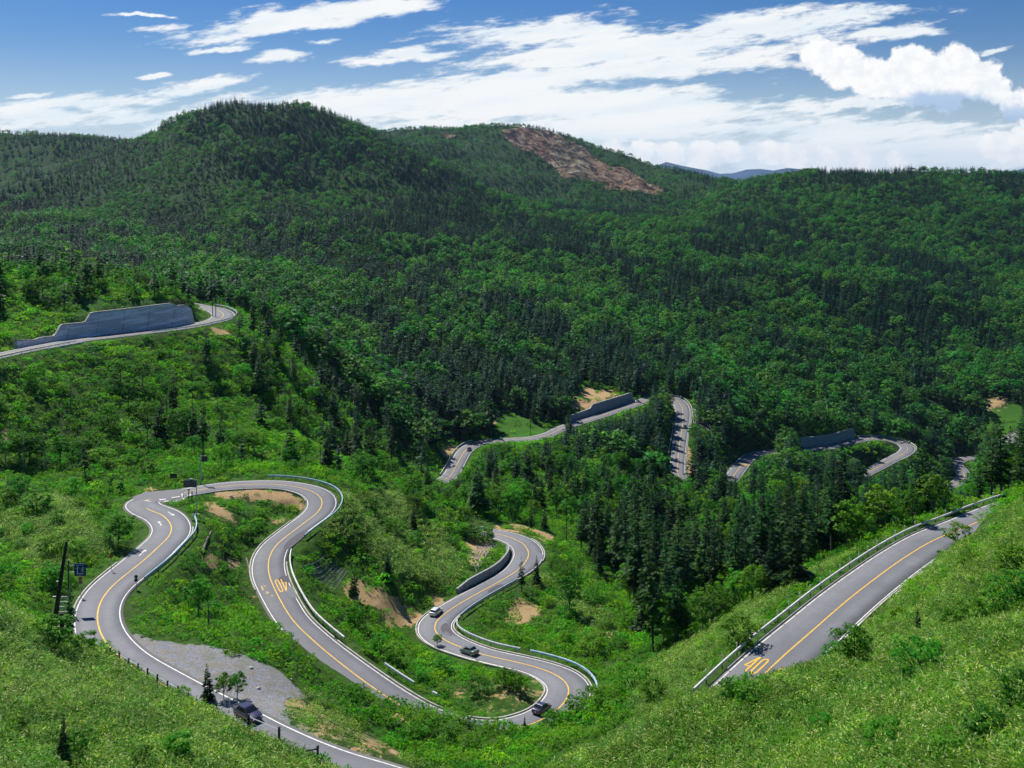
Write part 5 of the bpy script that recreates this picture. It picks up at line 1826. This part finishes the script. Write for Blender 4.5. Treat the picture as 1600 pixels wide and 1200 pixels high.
def ordinals(items):
    """items: [(px, object, phrase for one, phrase for several)] of one bucket"""
    items.sort(key=lambda q: q[0])
    n = len(items)
    for k, (px, o, one, many) in enumerate(items):
        if n == 1:
            o['label'] = one
        else:
            w = ORD[k] if k < len(ORD) else '%dth from left' % (k + 1)
            if k == n - 1: w = 'rightmost'
            o['label'] = w + ' of the ' + many


buckets = {}


def plant_thing(kind, x, y, z, h, note, n):
    protos = {'conifer': CON, 'broad': BRO, 'shrub': SHR}[kind]
    H0 = {'conifer': 10.0, 'broad': 8.0, 'shrub': 2.9}[kind]
    pn = {'conifer': ('crown', 'trunk'), 'broad': ('crown', 'trunk'), 'shrub': ('foliage', 'stem')}[kind]
    e = bpy.data.objects.new(BASE[kind], None)
    COL.objects.link(e)
    k = h / H0
    e.location = (x, y, z - 0.1)
    e.rotation_euler = (RNG.normal() * 0.025, RNG.normal() * 0.025, RNG.random() * 6.28)
    fat = {'conifer': 0.68 + 0.42 * RNG.random(), 'broad': 0.9 + 0.25 * RNG.random(), 'shrub': 0.9 + 0.4 * RNG.random()}[kind]
    if note and kind == 'conifer': fat = 0.66 + 0.14 * RNG.random()
    e.scale = (k * fat, k * fat, k)
    v = int(RNG.integers(0, len(protos)))
    if note and ('ragged' in note or 'thin tall' in note): v = 3
    for nm, me in zip(pn, protos[v]):
        c = bpy.data.objects.new(nm, me)
        COL.objects.link(c)
        c.parent = e
    where = place_name(x, y, z)
    cat = {'conifer': 'conifer', 'broad': 'tree', 'shrub': 'shrub'}[kind]
    tag(e, cat=cat)
    if note:
        e['label'] = note
    else:
        a, b, nm = SIZE[kind]
        sz = nm[0] if h > a else nm[1] if h > b else nm[2]
        what = '%s %s %s' % (sz, LOOK[kind][v], NOUN[kind])
        e['group'] = {'conifer': 'conifers ', 'broad': 'broadleaf trees ', 'shrub': 'shrubs '}[kind] + where
        buckets.setdefault(what + where, []).append((HX + F * x / y, e, what + ' ' + where, what + 's ' + where))
    return e


rest = {}
for kind, L in groups.items():
    L.sort(key=show_size)
    for n, s_ in enumerate(L[:300]):
        plant_thing(*s_, n)
    rest[kind] = L[300:]
for it in buckets.values():
    ordinals(it)
print('PLANTS', {k: len(v) for k, v in groups.items()}, 'forest', len(FX['x']), FX['con'].sum())


def turns(n, tilt=0.04):
    return np.stack([RNG.normal(size=n) * tilt, RNG.normal(size=n) * tilt, RNG.random(n) * 6.283], 1)


def forest_stuff(name, protos, H0, sel_x, sel_y, sel_z, sel_h, label, cat):
    n = len(sel_x)
    k = np.array(sel_h) / H0
    fat = 0.9 + 0.45 * RNG.random(n)
    scatter(name, protos, np.stack([sel_x, sel_y, np.array(sel_z) - 0.2], 1), np.stack([k * fat, k * fat, k], 1), turns(n), label, cat)


c = FX['con']
rc, rb, rs = (np.array([q[1:5] for q in rest[k]]).reshape(-1, 4) for k in ('conifer', 'broad', 'shrub'))
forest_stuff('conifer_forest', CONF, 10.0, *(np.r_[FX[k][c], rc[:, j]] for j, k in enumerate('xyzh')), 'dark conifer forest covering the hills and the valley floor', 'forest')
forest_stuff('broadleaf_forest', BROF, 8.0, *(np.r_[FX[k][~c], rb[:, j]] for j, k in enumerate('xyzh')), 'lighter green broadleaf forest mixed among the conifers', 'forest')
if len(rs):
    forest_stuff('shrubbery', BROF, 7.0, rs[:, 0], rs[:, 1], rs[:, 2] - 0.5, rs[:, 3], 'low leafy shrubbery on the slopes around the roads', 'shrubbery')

# --- ground cover
def cover_ok(X, Y):
    Z = ground(X, Y)
    px, py = proj(X, Y, Z)
    ok = seen(X, Y, px, py, 18) & ((grid_at(BARE, X, Y) < 0.3) | (RNG.random(len(X)) < 0.22 * (Y > 100))) & (grid_at(GRAV, X, Y) < 0.35) & ((grid_at(GRASS, X, Y) < 0.35) | (RNG.random(len(X)) < 0.16))
    return Z, px, py, ok


def lift_clear(X, Y, Z, h, ok):
    """low plants keep off what the photograph shows uncovered"""
    px, py = proj(X, Y, Z + h)
    ix, iy = np.clip(px.astype(int), 0, 1599), np.clip(py.astype(int), 0, 1199)
    k = KEEP[iy, ix]
    return ok & ~((k > Y + 1.5) & (px >= 0) & (px < 1600) & (py < 1200) & (Y > 130))


X, Y = poisson(0, None, 80, 640, 0.72, lambda d: 1.25 + d / 330)
Z, px, py, ok = cover_ok(X, Y)
rd = grid_at(RDIST, X, Y)
sas = grid_at(SASA, X, Y) > 0.5
near_edge = rd < 5
sz = (0.5 + 0.75 * RNG.random(len(X)) ** 1.5) * (1 + (Y - 100) / 500) * np.clip(0.5 + rd / 12, 0.5, 1)
ok &= rd > 0.95 + 1.1 * sz
ok &= ~sas | (RNG.random(len(X)) < 0.012) | ((vnoise(X / 7, Y / 9) > 0.80) & (RNG.random(len(X)) < 0.5)) | (near_edge & (RNG.random(len(X)) < 0.5))
ok = lift_clear(X, Y, Z, 0.8 * sz, ok)
X, Y, Z, sz = X[ok], Y[ok], Z[ok], sz[ok]
print('BRUSH', len(X))
scatter('undergrowth', BRU, np.stack([X, Y, Z - 0.05], 1), np.stack([sz, sz, sz * (0.7 + 0.6 * RNG.random(len(X)))], 1), turns(len(X), 0.12), 'bright green undergrowth of leafy brush on the slopes')

X, Y = poisson(0, None, 36, 262, 0.82, lambda d: 0.80 + max(0, d - 110) / 260)
Z, px, py, ok = cover_ok(X, Y)
rd = grid_at(RDIST, X, Y)
ok &= (grid_at(SASA, X, Y) > 0.5) & (rd > 1.6)
ok = lift_clear(X, Y, Z, 0.15, ok)
X, Y, Z = X[ok], Y[ok], Z[ok]
print('SASA', len(X))
sz = (0.85 + 0.4 * RNG.random(len(X))) * (1 + np.clip(Y - 110, 0, 200) / 200)
scatter('bamboo_grass', SAS, np.stack([X, Y, Z - 0.08 + 0.35 * (vnoise(X / 2.2, Y / 2.2) - 0.4)], 1), np.stack([sz, sz, 0.8 + 0.5 * vnoise(X / 5, Y / 5)], 1), turns(len(X), 0.2), 'low bamboo grass carpeting the near slopes')
# ------------------------------------------------------------------ signs, poles, dead wood
M['sign_blue'] = simple_mat('blue_sign', (0.012, 0.045, 0.24), 0.4, var=0.1)
M['sign_back'] = simple_mat('sign_back', (0.03, 0.04, 0.055), 0.5, var=0.2)
M['sign_white'] = simple_mat('sign_white', (0.75, 0.76, 0.76), 0.5)
M['sign_orange'] = simple_mat('faded_orange_sign', (0.36, 0.10, 0.02), 0.6)
M['sign_grey'] = simple_mat('grey_sign', (0.20, 0.20, 0.24), 0.5)
M['red'] = simple_mat('red_paint', (0.45, 0.05, 0.03), 0.5)
M['dark_green'] = simple_mat('dark_green_mirror', (0.03, 0.045, 0.04), 0.35)
M['pole_metal'] = simple_mat('galvanised_pole', (0.48, 0.50, 0.53), 0.45, 0.3)


def gp(px, py, dmin=0, d=None):
    """a point on the ground where the photograph shows it"""
    if d is not None:
        x = (px - HX) / F * d
        return np.array([x, d, float(ground(x, d))])
    p = first_hit(px, py, dmin)
    return np.array([p[0], p[1], float(ground(p[0], p[1]))])


def H(px_len, p):
    return px_len / F * p[1]


# blue direction sign on a pole with two arms
p = gp(107, 955, 112)
s_ = F / p[1]
r = empty('direction_sign', p, label='blue direction sign with white map lines on a two-armed pole beside the left bend', cat='road sign')
top = (p[2] * -1 * s_ + HY - 880) / s_ * 0 + (HY - 880) / s_ - p[2]
MB().tube([(0, 0, -0.4), (0, 0, top + 0.4)], 0.10, 8).build('pole', M['dark_post'], r)
bw, bh = 18 / s_, 19 / s_
bc = np.array([19 / s_, -0.15, (HY - 889.5) / s_ - p[2]])
for dz in (0.32, -0.22):
    MB().tube([(0, 0, bc[2] + dz * bh), (bc[0], 0, bc[2] + dz * bh)], 0.05, 6).build('arm', M['pole_metal'], r)
brd = MB().box(bc, (bw, 0.06, bh)).build('board', M['sign_blue'], r)
f = MB()
def bar(cx, cz, w, h): f.box(bc + np.array([cx * bw, -0.035, cz * bh]), (w * bw, 0.01, h * bh))
for a in [(-0.30, 0.38, .1, .05), (-0.12, 0.38, .1, .05), (0.06, 0.38, .08, .05), (0.26, 0.38, .1, .05), (-0.22, -0.02, .07, .62), (0.0, -0.32, .6, .07), (0.22, 0.02, .05, .45), (0.30, 0.16, .12, .04), (0.30, 0.02, .12, .04), (0.30, -0.12, .12, .04),
          (0.10, 0.0, .03, .3), (-0.33, 0.1, .1, .04), (-0.05, 0.14, .1, .04)]:
    bar(*a)
f.build('lettering', M['sign_white'], brd)


def round_signs(px, py_foot, py_discs, rr, label, mat, dmin=0, name='round_sign', ring=None):
    p = gp(px, py_foot, dmin)
    s_ = F / p[1]
    r = empty(name, p, label=label, cat='road sign')
    MB().tube([(0, 0, -0.3), (0, 0, (HY - min(py_discs)) / s_ - p[2] + 0.1)], 0.045, 6).build('pole', M['pole_metal'], r)
    for q in py_discs:
        z = (HY - q) / s_ - p[2]
        d = MB().disc((0, -0.09, z), rr, (0, 1, 0), 0.05, 18).build('disc', mat, r)
        if ring:
            MB().disc((0, -0.125, z), rr * 0.72, (0, 1, 0), 0.012, 18).build('disc_face', M[ring], d)


round_signs(126, 934, (903, 909), 0.28, 'pair of small grey round signs on a thin pole below the blue sign', M['red'], 112, ring='sign_grey')
round_signs(213, 921, (900.5, 906), 0.30, 'pair of dark round mirrors on a pole at the end of the pale blue guardrail', M['pole_metal'], 112, 'road_mirror', ring='dark_green')
p = gp(174, 893, 112); s_ = F / p[1]
r = empty('warning_sign', p, label='faded orange diamond warning sign on a thin pole left of the left bend', cat='road sign')
z = (HY - 869) / s_ - p[2]
MB().tube([(0, 0, -0.3), (0, 0, z)], 0.04, 6).build('pole', M['pole_metal'], r)
q_ = 0.707
MB().box((0, -0.07, z), (0.5, 0.04, 0.5), ax=[(q_, 0, q_), (0, 1, 0), (-q_, 0, q_)]).build('board', M['sign_orange'], r)

# dark information board
p = gp(307, 806, 150); s_ = F / p[1]
r = empty('information_board', p, label='black information board on a tall pole at the tight bend', cat='sign board')
zt = (HY - 749) / s_ - p[2]
MB().tube([(0, 0, -0.4), (0, 0, zt)], [0.11, 0.08], 8).build('pole', M['pole_metal'], r)
bc = np.array([-10 / s_, 0, (HY - 755.5) / s_ - p[2]])
bd = MB().box(bc, (20 / s_, 0.25, 11 / s_)).build('board', M['sign_back'], r)
f = MB()
for i in range(6):
    for j in range(3):
        f.box(bc + np.array([(i - 2.5) * 3.0 / s_, -0.13, (j - 1) * 2.9 / s_]), (1.6 / s_, 0.02, 1.5 / s_))
f.build('lamp_cells', M['sign_grey'], bd)
MB().box(bc + np.array([0.2, 0, 6.8 / s_]), (5 / s_, 0.2, 2 / s_)).build('warning_lamp', M['pole_metal'], bd)

# camera mast at the far side
p = gp(314, 756, 150); s_ = F / p[1]
r = empty('sign_mast', p, label='tall grey mast with a small board at its top beyond the tight bend', cat='mast')
zt = (HY - 711) / s_ - p[2]
MB().tube([(0, 0, -0.4), (-0.15, 0, zt)], [0.17, 0.10], 8).build('mast', M['pole_metal'], r)
for dz in (0.0, -5.5):
    MB().tube([(-0.15, 0, zt - 0.1 + dz / s_), (9 / s_, 0, zt - 0.3 + dz / s_)], 0.06, 6).build('arm', M['pole_metal'], r)
MB().box((5.5 / s_, 0, (HY - 717) / s_ - p[2]), (9 / s_, 0.12, 9 / s_)).build('board', M['sign_back'], r)

p = gp(271, 758, 150); s_ = F / p[1]
r = empty('notice_board', p, label='small dark board on two posts in the bushes left of the grey mast', cat='sign board')
z = (HY - 743.5) / s_ - p[2]
MB().box((0, 0, z), (11 / s_, 0.08, 7 / s_)).build('board', M['sign_back'], r)
for k in (-1, 1):
    MB().tube([(k * 0.35, 0.05, -0.3), (k * 0.35, 0.05, z)], 0.05, 6).build('post', M['grey_post'], r)

for px_, f_, t_, nm, lb in ((295, 784, 763, 'warning_light', 'short post with a wide funnel-shaped head on the traffic island'), (300, 786, 767, 'marker_post', 'thin dark marker post beside the funnel-headed post'),
                            (286, 781, 774, 'marker_post', 'short red and white marker post at the tip of the guardrail'), (380.5, 766, 762, 'marker_post', 'short red marker post on the inside of the upper hairpin'),
                            (1488, 838, 824, 'marker_post', 'thin red marker pole at the far end of the right-hand bank'), (733, 1139, 1128, 'marker_post', 'dark stub post where the lower loop vanishes behind brush')):
    p = gp(px_, f_, 100); s_ = F / p[1]
    r = empty(nm, p, label=lb, cat='post')
    h = (f_ - t_) / s_
    if nm == 'warning_light':
        MB().tube([(0, 0, -0.2), (0, 0, h * 0.8)], 0.10, 8).build('pole', M['dark_post'], r)
        MB().tube([(0, 0, h * 0.8), (0, 0, h)], [0.1, 0.32], 10).build('head', M['grey_post'], r)
    elif 'red' in lb:
        for k in range(4):
            MB().tube([(0, 0, h * k / 4 - (0.2 if k == 0 else 0)), (0, 0, h * (k + 1) / 4)], 0.06 if 'thin' in lb else 0.09, 6).build('band', M['red' if k % 2 else 'sign_white'], r)
    else:
        MB().tube([(0, 0, -0.2), (0, 0, h * 0.93), (0, 0, h)], [0.10, 0.10, 0.05], 8).build('shaft', M['dark_post'], r)
        MB().tube([(0, 0, h * 0.78), (0, 0, h * 0.86)], 0.11, 8).build('reflector_band', M['grey_post'], r)

# leaning wooden pole and its neighbours on the left
M['old_wood'] = simple_mat('old_wood', (0.042, 0.034, 0.028), 0.9, scale=2.0, var=0.3)
def pole_thing(name, foot, top, d, r0, r1, label, cat, arms=(), mat='old_wood', n=8):
    """foot and top in photograph pixels at distance d"""
    a = np.array(unproj(*foot, d=d)); b = np.array(unproj(*top, d=d))
    g = float(ground(a[0], a[1]))
    r = empty(name, a, label=label, cat=cat)
    t = b - a
    base = t * 0 + np.array([0, 0, min(0, g - a[2]) - 0.5])
    MB().tube([base, t * 0.5 + np.array([0.03, 0, 0]), t], [r0, (r0 + r1) / 2, r1], n).build('shaft', M[mat], r)
    for (k, w, up) in arms:
        c = t * k
        MB().tube([c - np.array([w, 0.0, up * 0.0]), c + np.array([w, 0, up])], 0.05, 5).build('cross_arm', M['grey_post' if mat == 'old_wood' else mat], r)
    return r


pole_thing('wooden_pole', (82, 985), (104, 846), 112, 0.34, 0.16, 'thick dark wooden pole leaning right at the left edge', 'pole', ((0.75, 0.35, 0.25), (0.55, 0.45, 0.05), (0.38, 0.6, 0.0)))
pole_thing('wooden_post', (99, 1040), (96, 958), 101, 0.26, 0.20, 'thick short upright wooden post beside the leaning pole', 'post')
up_ = [((332, 512), (332, 464), 355, 'left of two thin poles at the tip of the upper road'), ((337, 512), (337, 462), 352, 'right of two thin poles at the tip of the upper road'),
       ((686, 746), (685, 694), 378, 'dark pole beside the white rail where the valley road leaves the trees'), ((706, 700), (706, 661), 430, 'thin pole behind the first bend of the valley road'),
       ((829, 686), (829, 648), 452, 'thin pole behind the straight part of the valley road'), ((767, 790), (767, 735), 330, 'bare dark trunk-like pole standing in the wood below the valley road'),
       ((650, 790), (649, 748), 300, 'thin bare pole left of the lower wood'), ((347, 755), (345, 724), 222, 'thin pole behind the road right of the grey mast'),
       ((375, 527), (374, 508), 345, 'stubby grey post below the tip of the upper road'), ((1384, 718), (1384, 700), 545, 'short pole inside the far open bend'), ((1540, 870), (1540, 866), 150, '')]
for ft, tp_, d, lb in up_:
    if lb:
        pole_thing('utility_pole', ft, tp_, d, 0.16, 0.11, lb, 'pole', ((0.95, 0.5, 0.0),) if 'right of two' in lb or 'left of two' in lb else (), 'dark_post', 6)

# pale slatted panel in the gap left of the long left bend
p = gp(97, 990, 100, d=116)
r = empty('slatted_panel', p, label='pale slatted panel standing in the gap behind the leaning pole', cat='panel')
zt = (HY - 930) / F * p[1] - p[2]
zb = (HY - 1000) / F * p[1] - p[2]
fr_ = MB()
for k in range(9):
    zz = zb + (zt - zb) * (k + 0.5) / 9
    fr_.box((0.1 * k - 0.5, 0.0, zz), (1.7 - 0.08 * k, 0.05, 0.30))
fr_.build('slats', M['rail_white'], r)
for k in (-0.9, 0.4):
    MB().tube([(k - 0.2, 0.06, zb - 1.5), (k + 0.35, 0.06, zt)], 0.06, 6).build('post', M['grey_post'], r)


def dead_tree(px, py, hpx, label, lean=(0.0, 0.0), dmin=0, branch=10, seed=0, r=0.16, group=None, d=None, mat='dead_wood'):
    g = np.random.default_rng(500 + seed)
    p = gp(px, py, dmin, d)
    h = H(hpx, p)
    t = empty('dead_tree', p, label=label, cat='dead tree', group=group)
    L = np.array([lean[0] * h, lean[1] * h, h])
    MB().tube([(0, 0, -0.5), L * 0.5 + np.array([0.1, 0, 0]), L], [r, r * 0.7, r * 0.25], 6).build('trunk', M[mat], t)
    for i in range(branch):
        k = 0.35 + 0.62 * g.random()
        a = g.random() * 6.28
        l = h * (0.05 + 0.13 * g.random()) * (1.15 - k) * 2
        c = L * k
        dz = g.normal() * 0.15 * l + 0.05 * l
        e = c + np.array([math.cos(a) * l, math.sin(a) * l, dz])
        MB().tube([c, (c + e) / 2 + np.array([0, 0, 0.08 * l]), e], [r * 0.35, r * 0.25, r * 0.08], 4).build('branch', M[mat], t)
    return t


dead_tree(38, 736, 56, 'pale dead tree with short bare branches at the left edge', seed=1, branch=16)
dead_tree(70, 738, 40, 'thin grey dead tree right of the pale one at the left edge', seed=2)
dead_tree(325, 984, 44, 'bare grey snag with a broken forked top inside the upper loop', seed=3, branch=7)
dead_tree(1221, 920, 78, 'white dead tree leaning left above the shoulder of the right-hand road', lean=(-0.62, 0.1), seed=4, branch=14, dmin=140)
dead_tree(1190, 905, 44, 'small pale dead tree with spread twigs left of the leaning one', lean=(-0.1, 0), seed=5, branch=16, dmin=140)
dead_tree(1538, 790, 60, 'thin bare tree below the far bends', seed=6, d=330)
dead_tree(885, 850, 60, 'slim bare trunk at the left edge of the deep wood', seed=7, mat='bark')
dead_tree(1020, 720, 50, 'bare trunk left of the descending stretch in the valley', seed=8, mat='bark', d=430)
gk = np.random.default_rng(77)
spots = [(390, 560), (402, 590), (420, 610), (432, 585), (445, 640), (452, 600), (468, 630), (480, 660), (495, 620), (505, 665), (520, 640), (532, 690), (548, 660), (560, 700), (575, 672), (590, 715), (602, 690), (618, 725), (630, 700), (645, 735),
         (640, 690), (300, 640), (260, 660), (340, 650), (200, 645), (110, 640), (230, 700), (370, 690), (500, 720), (416, 552), (470, 590), (540, 625)]
dl_ = []
for k, (a, b) in enumerate(spots):
    t_d = dead_tree(a, b, 34 + 26 * gk.random(), 'thin bare dead tree on the spur below the upper road', seed=20 + k, branch=6, r=0.13, group='bare dead trees on the spur', mat='dead_wood' if k % 3 else 'bark')
    dl_.append((a, t_d, '', ('pale' if k % 3 else 'dark') + ' bare dead trees on the spur'))
for c_ in ('pale', 'dark'):
    ordinals([q for q in dl_ if q[3].startswith(c_)])

# fallen wood
def log(px0, py0, px1, py1, r, label, dmin=0, mat='dead_wood'):
    a, b = gp(px0, py0, dmin), gp(px1, py1, dmin)
    m = (a + b) / 2; m[2] = float(ground(m[0], m[1]))
    o = MB().tube([a - a + np.array([0, 0, r]), m - a + np.array([0.1, 0, r + 0.1]), b - a + np.array([0, 0, r])], [r, r * 0.85, r * 0.5], 6).build('fallen_log', M[mat])
    o.location = a
    tag(o, label=label, cat='log')


log(316, 864, 330, 832, 0.22, 'pale weathered log lying down the slope inside the upper loop', 120)
log(350, 863, 378, 876, 0.16, 'darker log lying across the bare patch inside the upper loop', 120, 'old_wood')
log(385, 873, 391, 905, 0.14, 'thin pale log beside the left edge of the middle road', 120)
log(165, 1073, 186, 1067, 0.09, 'bleached fallen branch on the near bamboo-grass slope')
log(1155, 1000, 1182, 992, 0.2, 'pale concrete-like slab edge beside the outer guardrail', 100)

# pale stones on the gravel and bare ground
M['stone'] = simple_mat('pale_stone', (0.50, 0.48, 0.45), 0.9, var=0.25)
def stone(px, py, size, label, seed, dmin=0):
    import bmesh
    g = np.random.default_rng(900 + seed)
    bm = bmesh.new()
    bmesh.ops.create_icosphere(bm, subdivisions=2, radius=1)
    for v in bm.verts:
        v.co *= 0.8 + 0.4 * g.random()
        v.co.z *= 0.6
    me = bpy.data.meshes.new('boulder'); bm.to_mesh(me); bm.free()
    me.materials.append(M['stone'])
    o = bpy.data.objects.new('boulder', me); COL.objects.link(o)
    p = gp(px, py, dmin)
    o.location = p + np.array([0, 0, size * 0.2]); o.scale = (size, size * 0.8, size)
    tag(o, label=label, cat='stone')


stone(392, 1044, 0.30, 'flat white stone at the far edge of the gravel lay-by', 1, 95)
stone(404, 1076, 0.26, 'white stone in the middle of the gravel lay-by', 2, 95)
stone(455, 1062, 0.22, 'small white stone at the right edge of the gravel lay-by', 3, 95)
stone(307, 806, 0.55, 'pale stone block at the foot of the black board pole', 4, 150)
stone(361, 776, 0.4, 'white stone on the tan ground inside the hairpin', 5, 150)
stone(1118, 762, 1.0, 'pale boulder on the orange ground by the valley hairpin', 6, 380)
stone(1088, 736, 1.2, 'pale boulder beside the foot of the descending stretch', 7, 380)

# ------------------------------------------------------------------ cars
M['glass'] = simple_mat('car_glass', (0.015, 0.018, 0.022), 0.08, var=0.05, spec=0.7)
M['tyre'] = simple_mat('tyre', (0.02, 0.02, 0.02), 0.85)
M['rim'] = simple_mat('wheel_rim', (0.45, 0.46, 0.47), 0.35, 0.6)
M['lamp_red'] = simple_mat('tail_lamp', (0.4, 0.02, 0.015), 0.25)
M['lamp_clear'] = simple_mat('head_lamp', (0.7, 0.72, 0.72), 0.15)
PAINT = {'white': (0.78, 0.78, 0.77), 'olive': (0.16, 0.20, 0.19), 'purple': (0.045, 0.04, 0.085), 'black': (0.02, 0.02, 0.028), 'silver': (0.45, 0.46, 0.48)}


def car(C, i, off, heading, colour, label, hatch=False):
    """a small saloon or hatchback standing on the lane; heading +1 runs with the road's own direction"""
    T, N, s = frame_of(C)
    t = T[i] * heading
    slope = (C[min(i + 2, len(C) - 1), 2] - C[max(i - 2, 0), 2]) / 4 * heading
    base = at_road(C, i, off)
    r = empty('car', base, label=label, cat='car')
    r.rotation_euler = (0, -math.atan(slope), math.atan2(t[1], t[0]))
    r.scale = (0.88, 0.88, 0.88)
    key = 'car_' + colour
    if key not in M:
        M[key] = simple_mat(key, PAINT[colour], 0.3, 0.15, 0.06, 2, 0.5, coat=0.8)
    # x forward; stations: (x, z bottom, z belt, z top of body, half width)
    L = 2.1
    st = [(-2.12, 0.45, 0.62, 0.70, 0.66), (-2.08, 0.30, 0.70, 0.92, 0.76), (-1.85, 0.24, 0.74, 0.99, 0.82), (-1.4, 0.22, 0.76, 1.00, 0.84), (-0.7, 0.20, 0.76, 0.98, 0.85), (0.2, 0.20, 0.75, 0.95, 0.85), (0.85, 0.20, 0.74, 0.92, 0.84),
          (1.35, 0.22, 0.70, 0.86, 0.83), (1.85, 0.24, 0.64, 0.78, 0.79), (2.08, 0.28, 0.56, 0.68, 0.70), (2.16, 0.38, 0.50, 0.58, 0.58)]
    V, Fc = [], []
    for (x, zb, zm, zt, w) in st:
        sec = [(0, zb), (w * 0.86, zb), (w, zb + 0.12), (w * 1.01, zm), (w * 0.95, zt - 0.03), (w * 0.80, zt), (0, zt + 0.02)]
        for y, z in sec: V.append((x, y, z))
        for y, z in sec[-2:0:-1]: V.append((x, -y, z))
    m = 12
    for k in range(len(st) - 1):
        for j in range(m):
            Fc.append((k * m + j, k * m + (j + 1) % m, (k + 1) * m + (j + 1) % m, (k + 1) * m + j))
    Fc += [tuple(range(m))[::-1], tuple((len(st) - 1) * m + j for j in range(m))]
    add_obj('body', V, Fc, M[key], r, smooth=True)
    # cabin
    rb = -1.95 if hatch else -1.45
    rt = -1.60 if hatch else -0.95
    bot = [(rb, 0.76, 0.97), (0.95, 0.78, 0.91)]
    V = [(rb, 0.76, 0.96), (0.98, 0.77, 0.90), (0.98, -0.77, 0.90), (rb, -0.76, 0.96), (rt, 0.60, 1.40), (0.25, 0.60, 1.39), (0.25, -0.60, 1.39), (rt, -0.60, 1.40)]
    add_obj('windows', V, [(0, 1, 5, 4), (1, 2, 6, 5), (2, 3, 7, 6), (3, 0, 4, 7), (4, 5, 6, 7)], M['glass'], r)
    V = [(rt - 0.06, 0.62, 1.385), (0.30, 0.62, 1.375), (0.30, -0.62, 1.375), (rt - 0.06, -0.62, 1.385), (rt + 0.05, 0.52, 1.46), (0.15, 0.52, 1.45), (0.15, -0.52, 1.45), (rt + 0.05, -0.52, 1.46)]
    add_obj('roof', V, [(0, 1, 5, 4), (1, 2, 6, 5), (2, 3, 7, 6), (3, 0, 4, 7), (4, 5, 6, 7), (3, 2, 1, 0)], M[key], r)
    pl = MB()
    for sg in (-1, 1):
        for (x0, x1) in ((0.97, 0.27), (-0.35, -0.32), (rb + 0.03, rt)):
            pl.tube([(x0, sg * 0.775, 0.92), (x1, sg * 0.61, 1.40)], 0.035, 4)
    pl.build('pillars', M[key], r)
    for sx in (-1.32, 1.32):
        for sg in (-1, 1):
            wh = MB().disc((sx, sg * 0.76, 0.31), 0.31, (0, 1, 0), 0.20, 20).build('wheel', M['tyre'], r)
            MB().disc((sx, sg * 0.865, 0.31), 0.19, (0, 1, 0), 0.012, 14).build('rim', M['rim'], wh)
    for sg in (-1, 1):
        MB().box((2.09, sg * 0.52, 0.60), (0.12, 0.30, 0.13)).build('headlight', M['lamp_clear'], r)
        MB().box((-2.08, sg * 0.58, 0.80), (0.10, 0.24, 0.16)).build('tail_light', M['lamp_red'], r)
        MB().box((0.75, sg * 0.90, 0.98), (0.14, 0.16, 0.11)).build('mirror', M[key], r)
    MB().box((-2.135, 0, 0.58), (0.02, 0.34, 0.16)).build('number_plate', M['sign_white'], r)
    return r


car(CM, ix(691, 963), -1.45, 1, 'white', 'white hatchback driving away round the bend of the lower road', True)
car(CM, ix(741, 1019), -0.9, 1, 'olive', 'grey-green car with a pale roof on the lower road behind the white one')
car(CM, ix(862, 1115), -1.5, 1, 'purple', 'dark purple saloon on the inside of the lowest bend')
car(CM, ix(372, 1132), 1.45, -1, 'purple', 'dark blue-violet car half hidden by young trees beside the gravel lay-by')
car(CV, ix(727, 703, CV), 1.6, -1, 'black', 'small black car on the first bend of the valley road')
car(CV, ix(1066, 668, CV), -1.6, 1, 'black', 'tiny black car on the straight descending stretch in the valley')
car(CV, ix(1000, 628.5, CV), -1.5, 1, 'white', 'tiny white car at the end of the wall below the orange cut')
# ------------------------------------------------------------------ air
hz = MB().box((0, 6000 - 100, (-900 + 190) / 2), (32000, 12400, 1090))
hm = bpy.data.materials.new('haze')
hm.use_nodes = True
ht = hm.node_tree
ht.nodes.remove(ht.nodes['Principled BSDF'])
pv = ht.nodes.new('ShaderNodeVolumePrincipled')
pv.inputs['Color'].default_value = (0.42, 0.66, 1.0, 1)
pv.inputs['Density'].default_value = 3.0e-5
pv.inputs['Anisotropy'].default_value = 0.2
ht.links.new(pv.outputs[0], ht.nodes['Material Output'].inputs['Volume'])
haze = hz.build('haze', hm)
tag(haze, label='thin blue mountain air between the hills', kind='stuff')
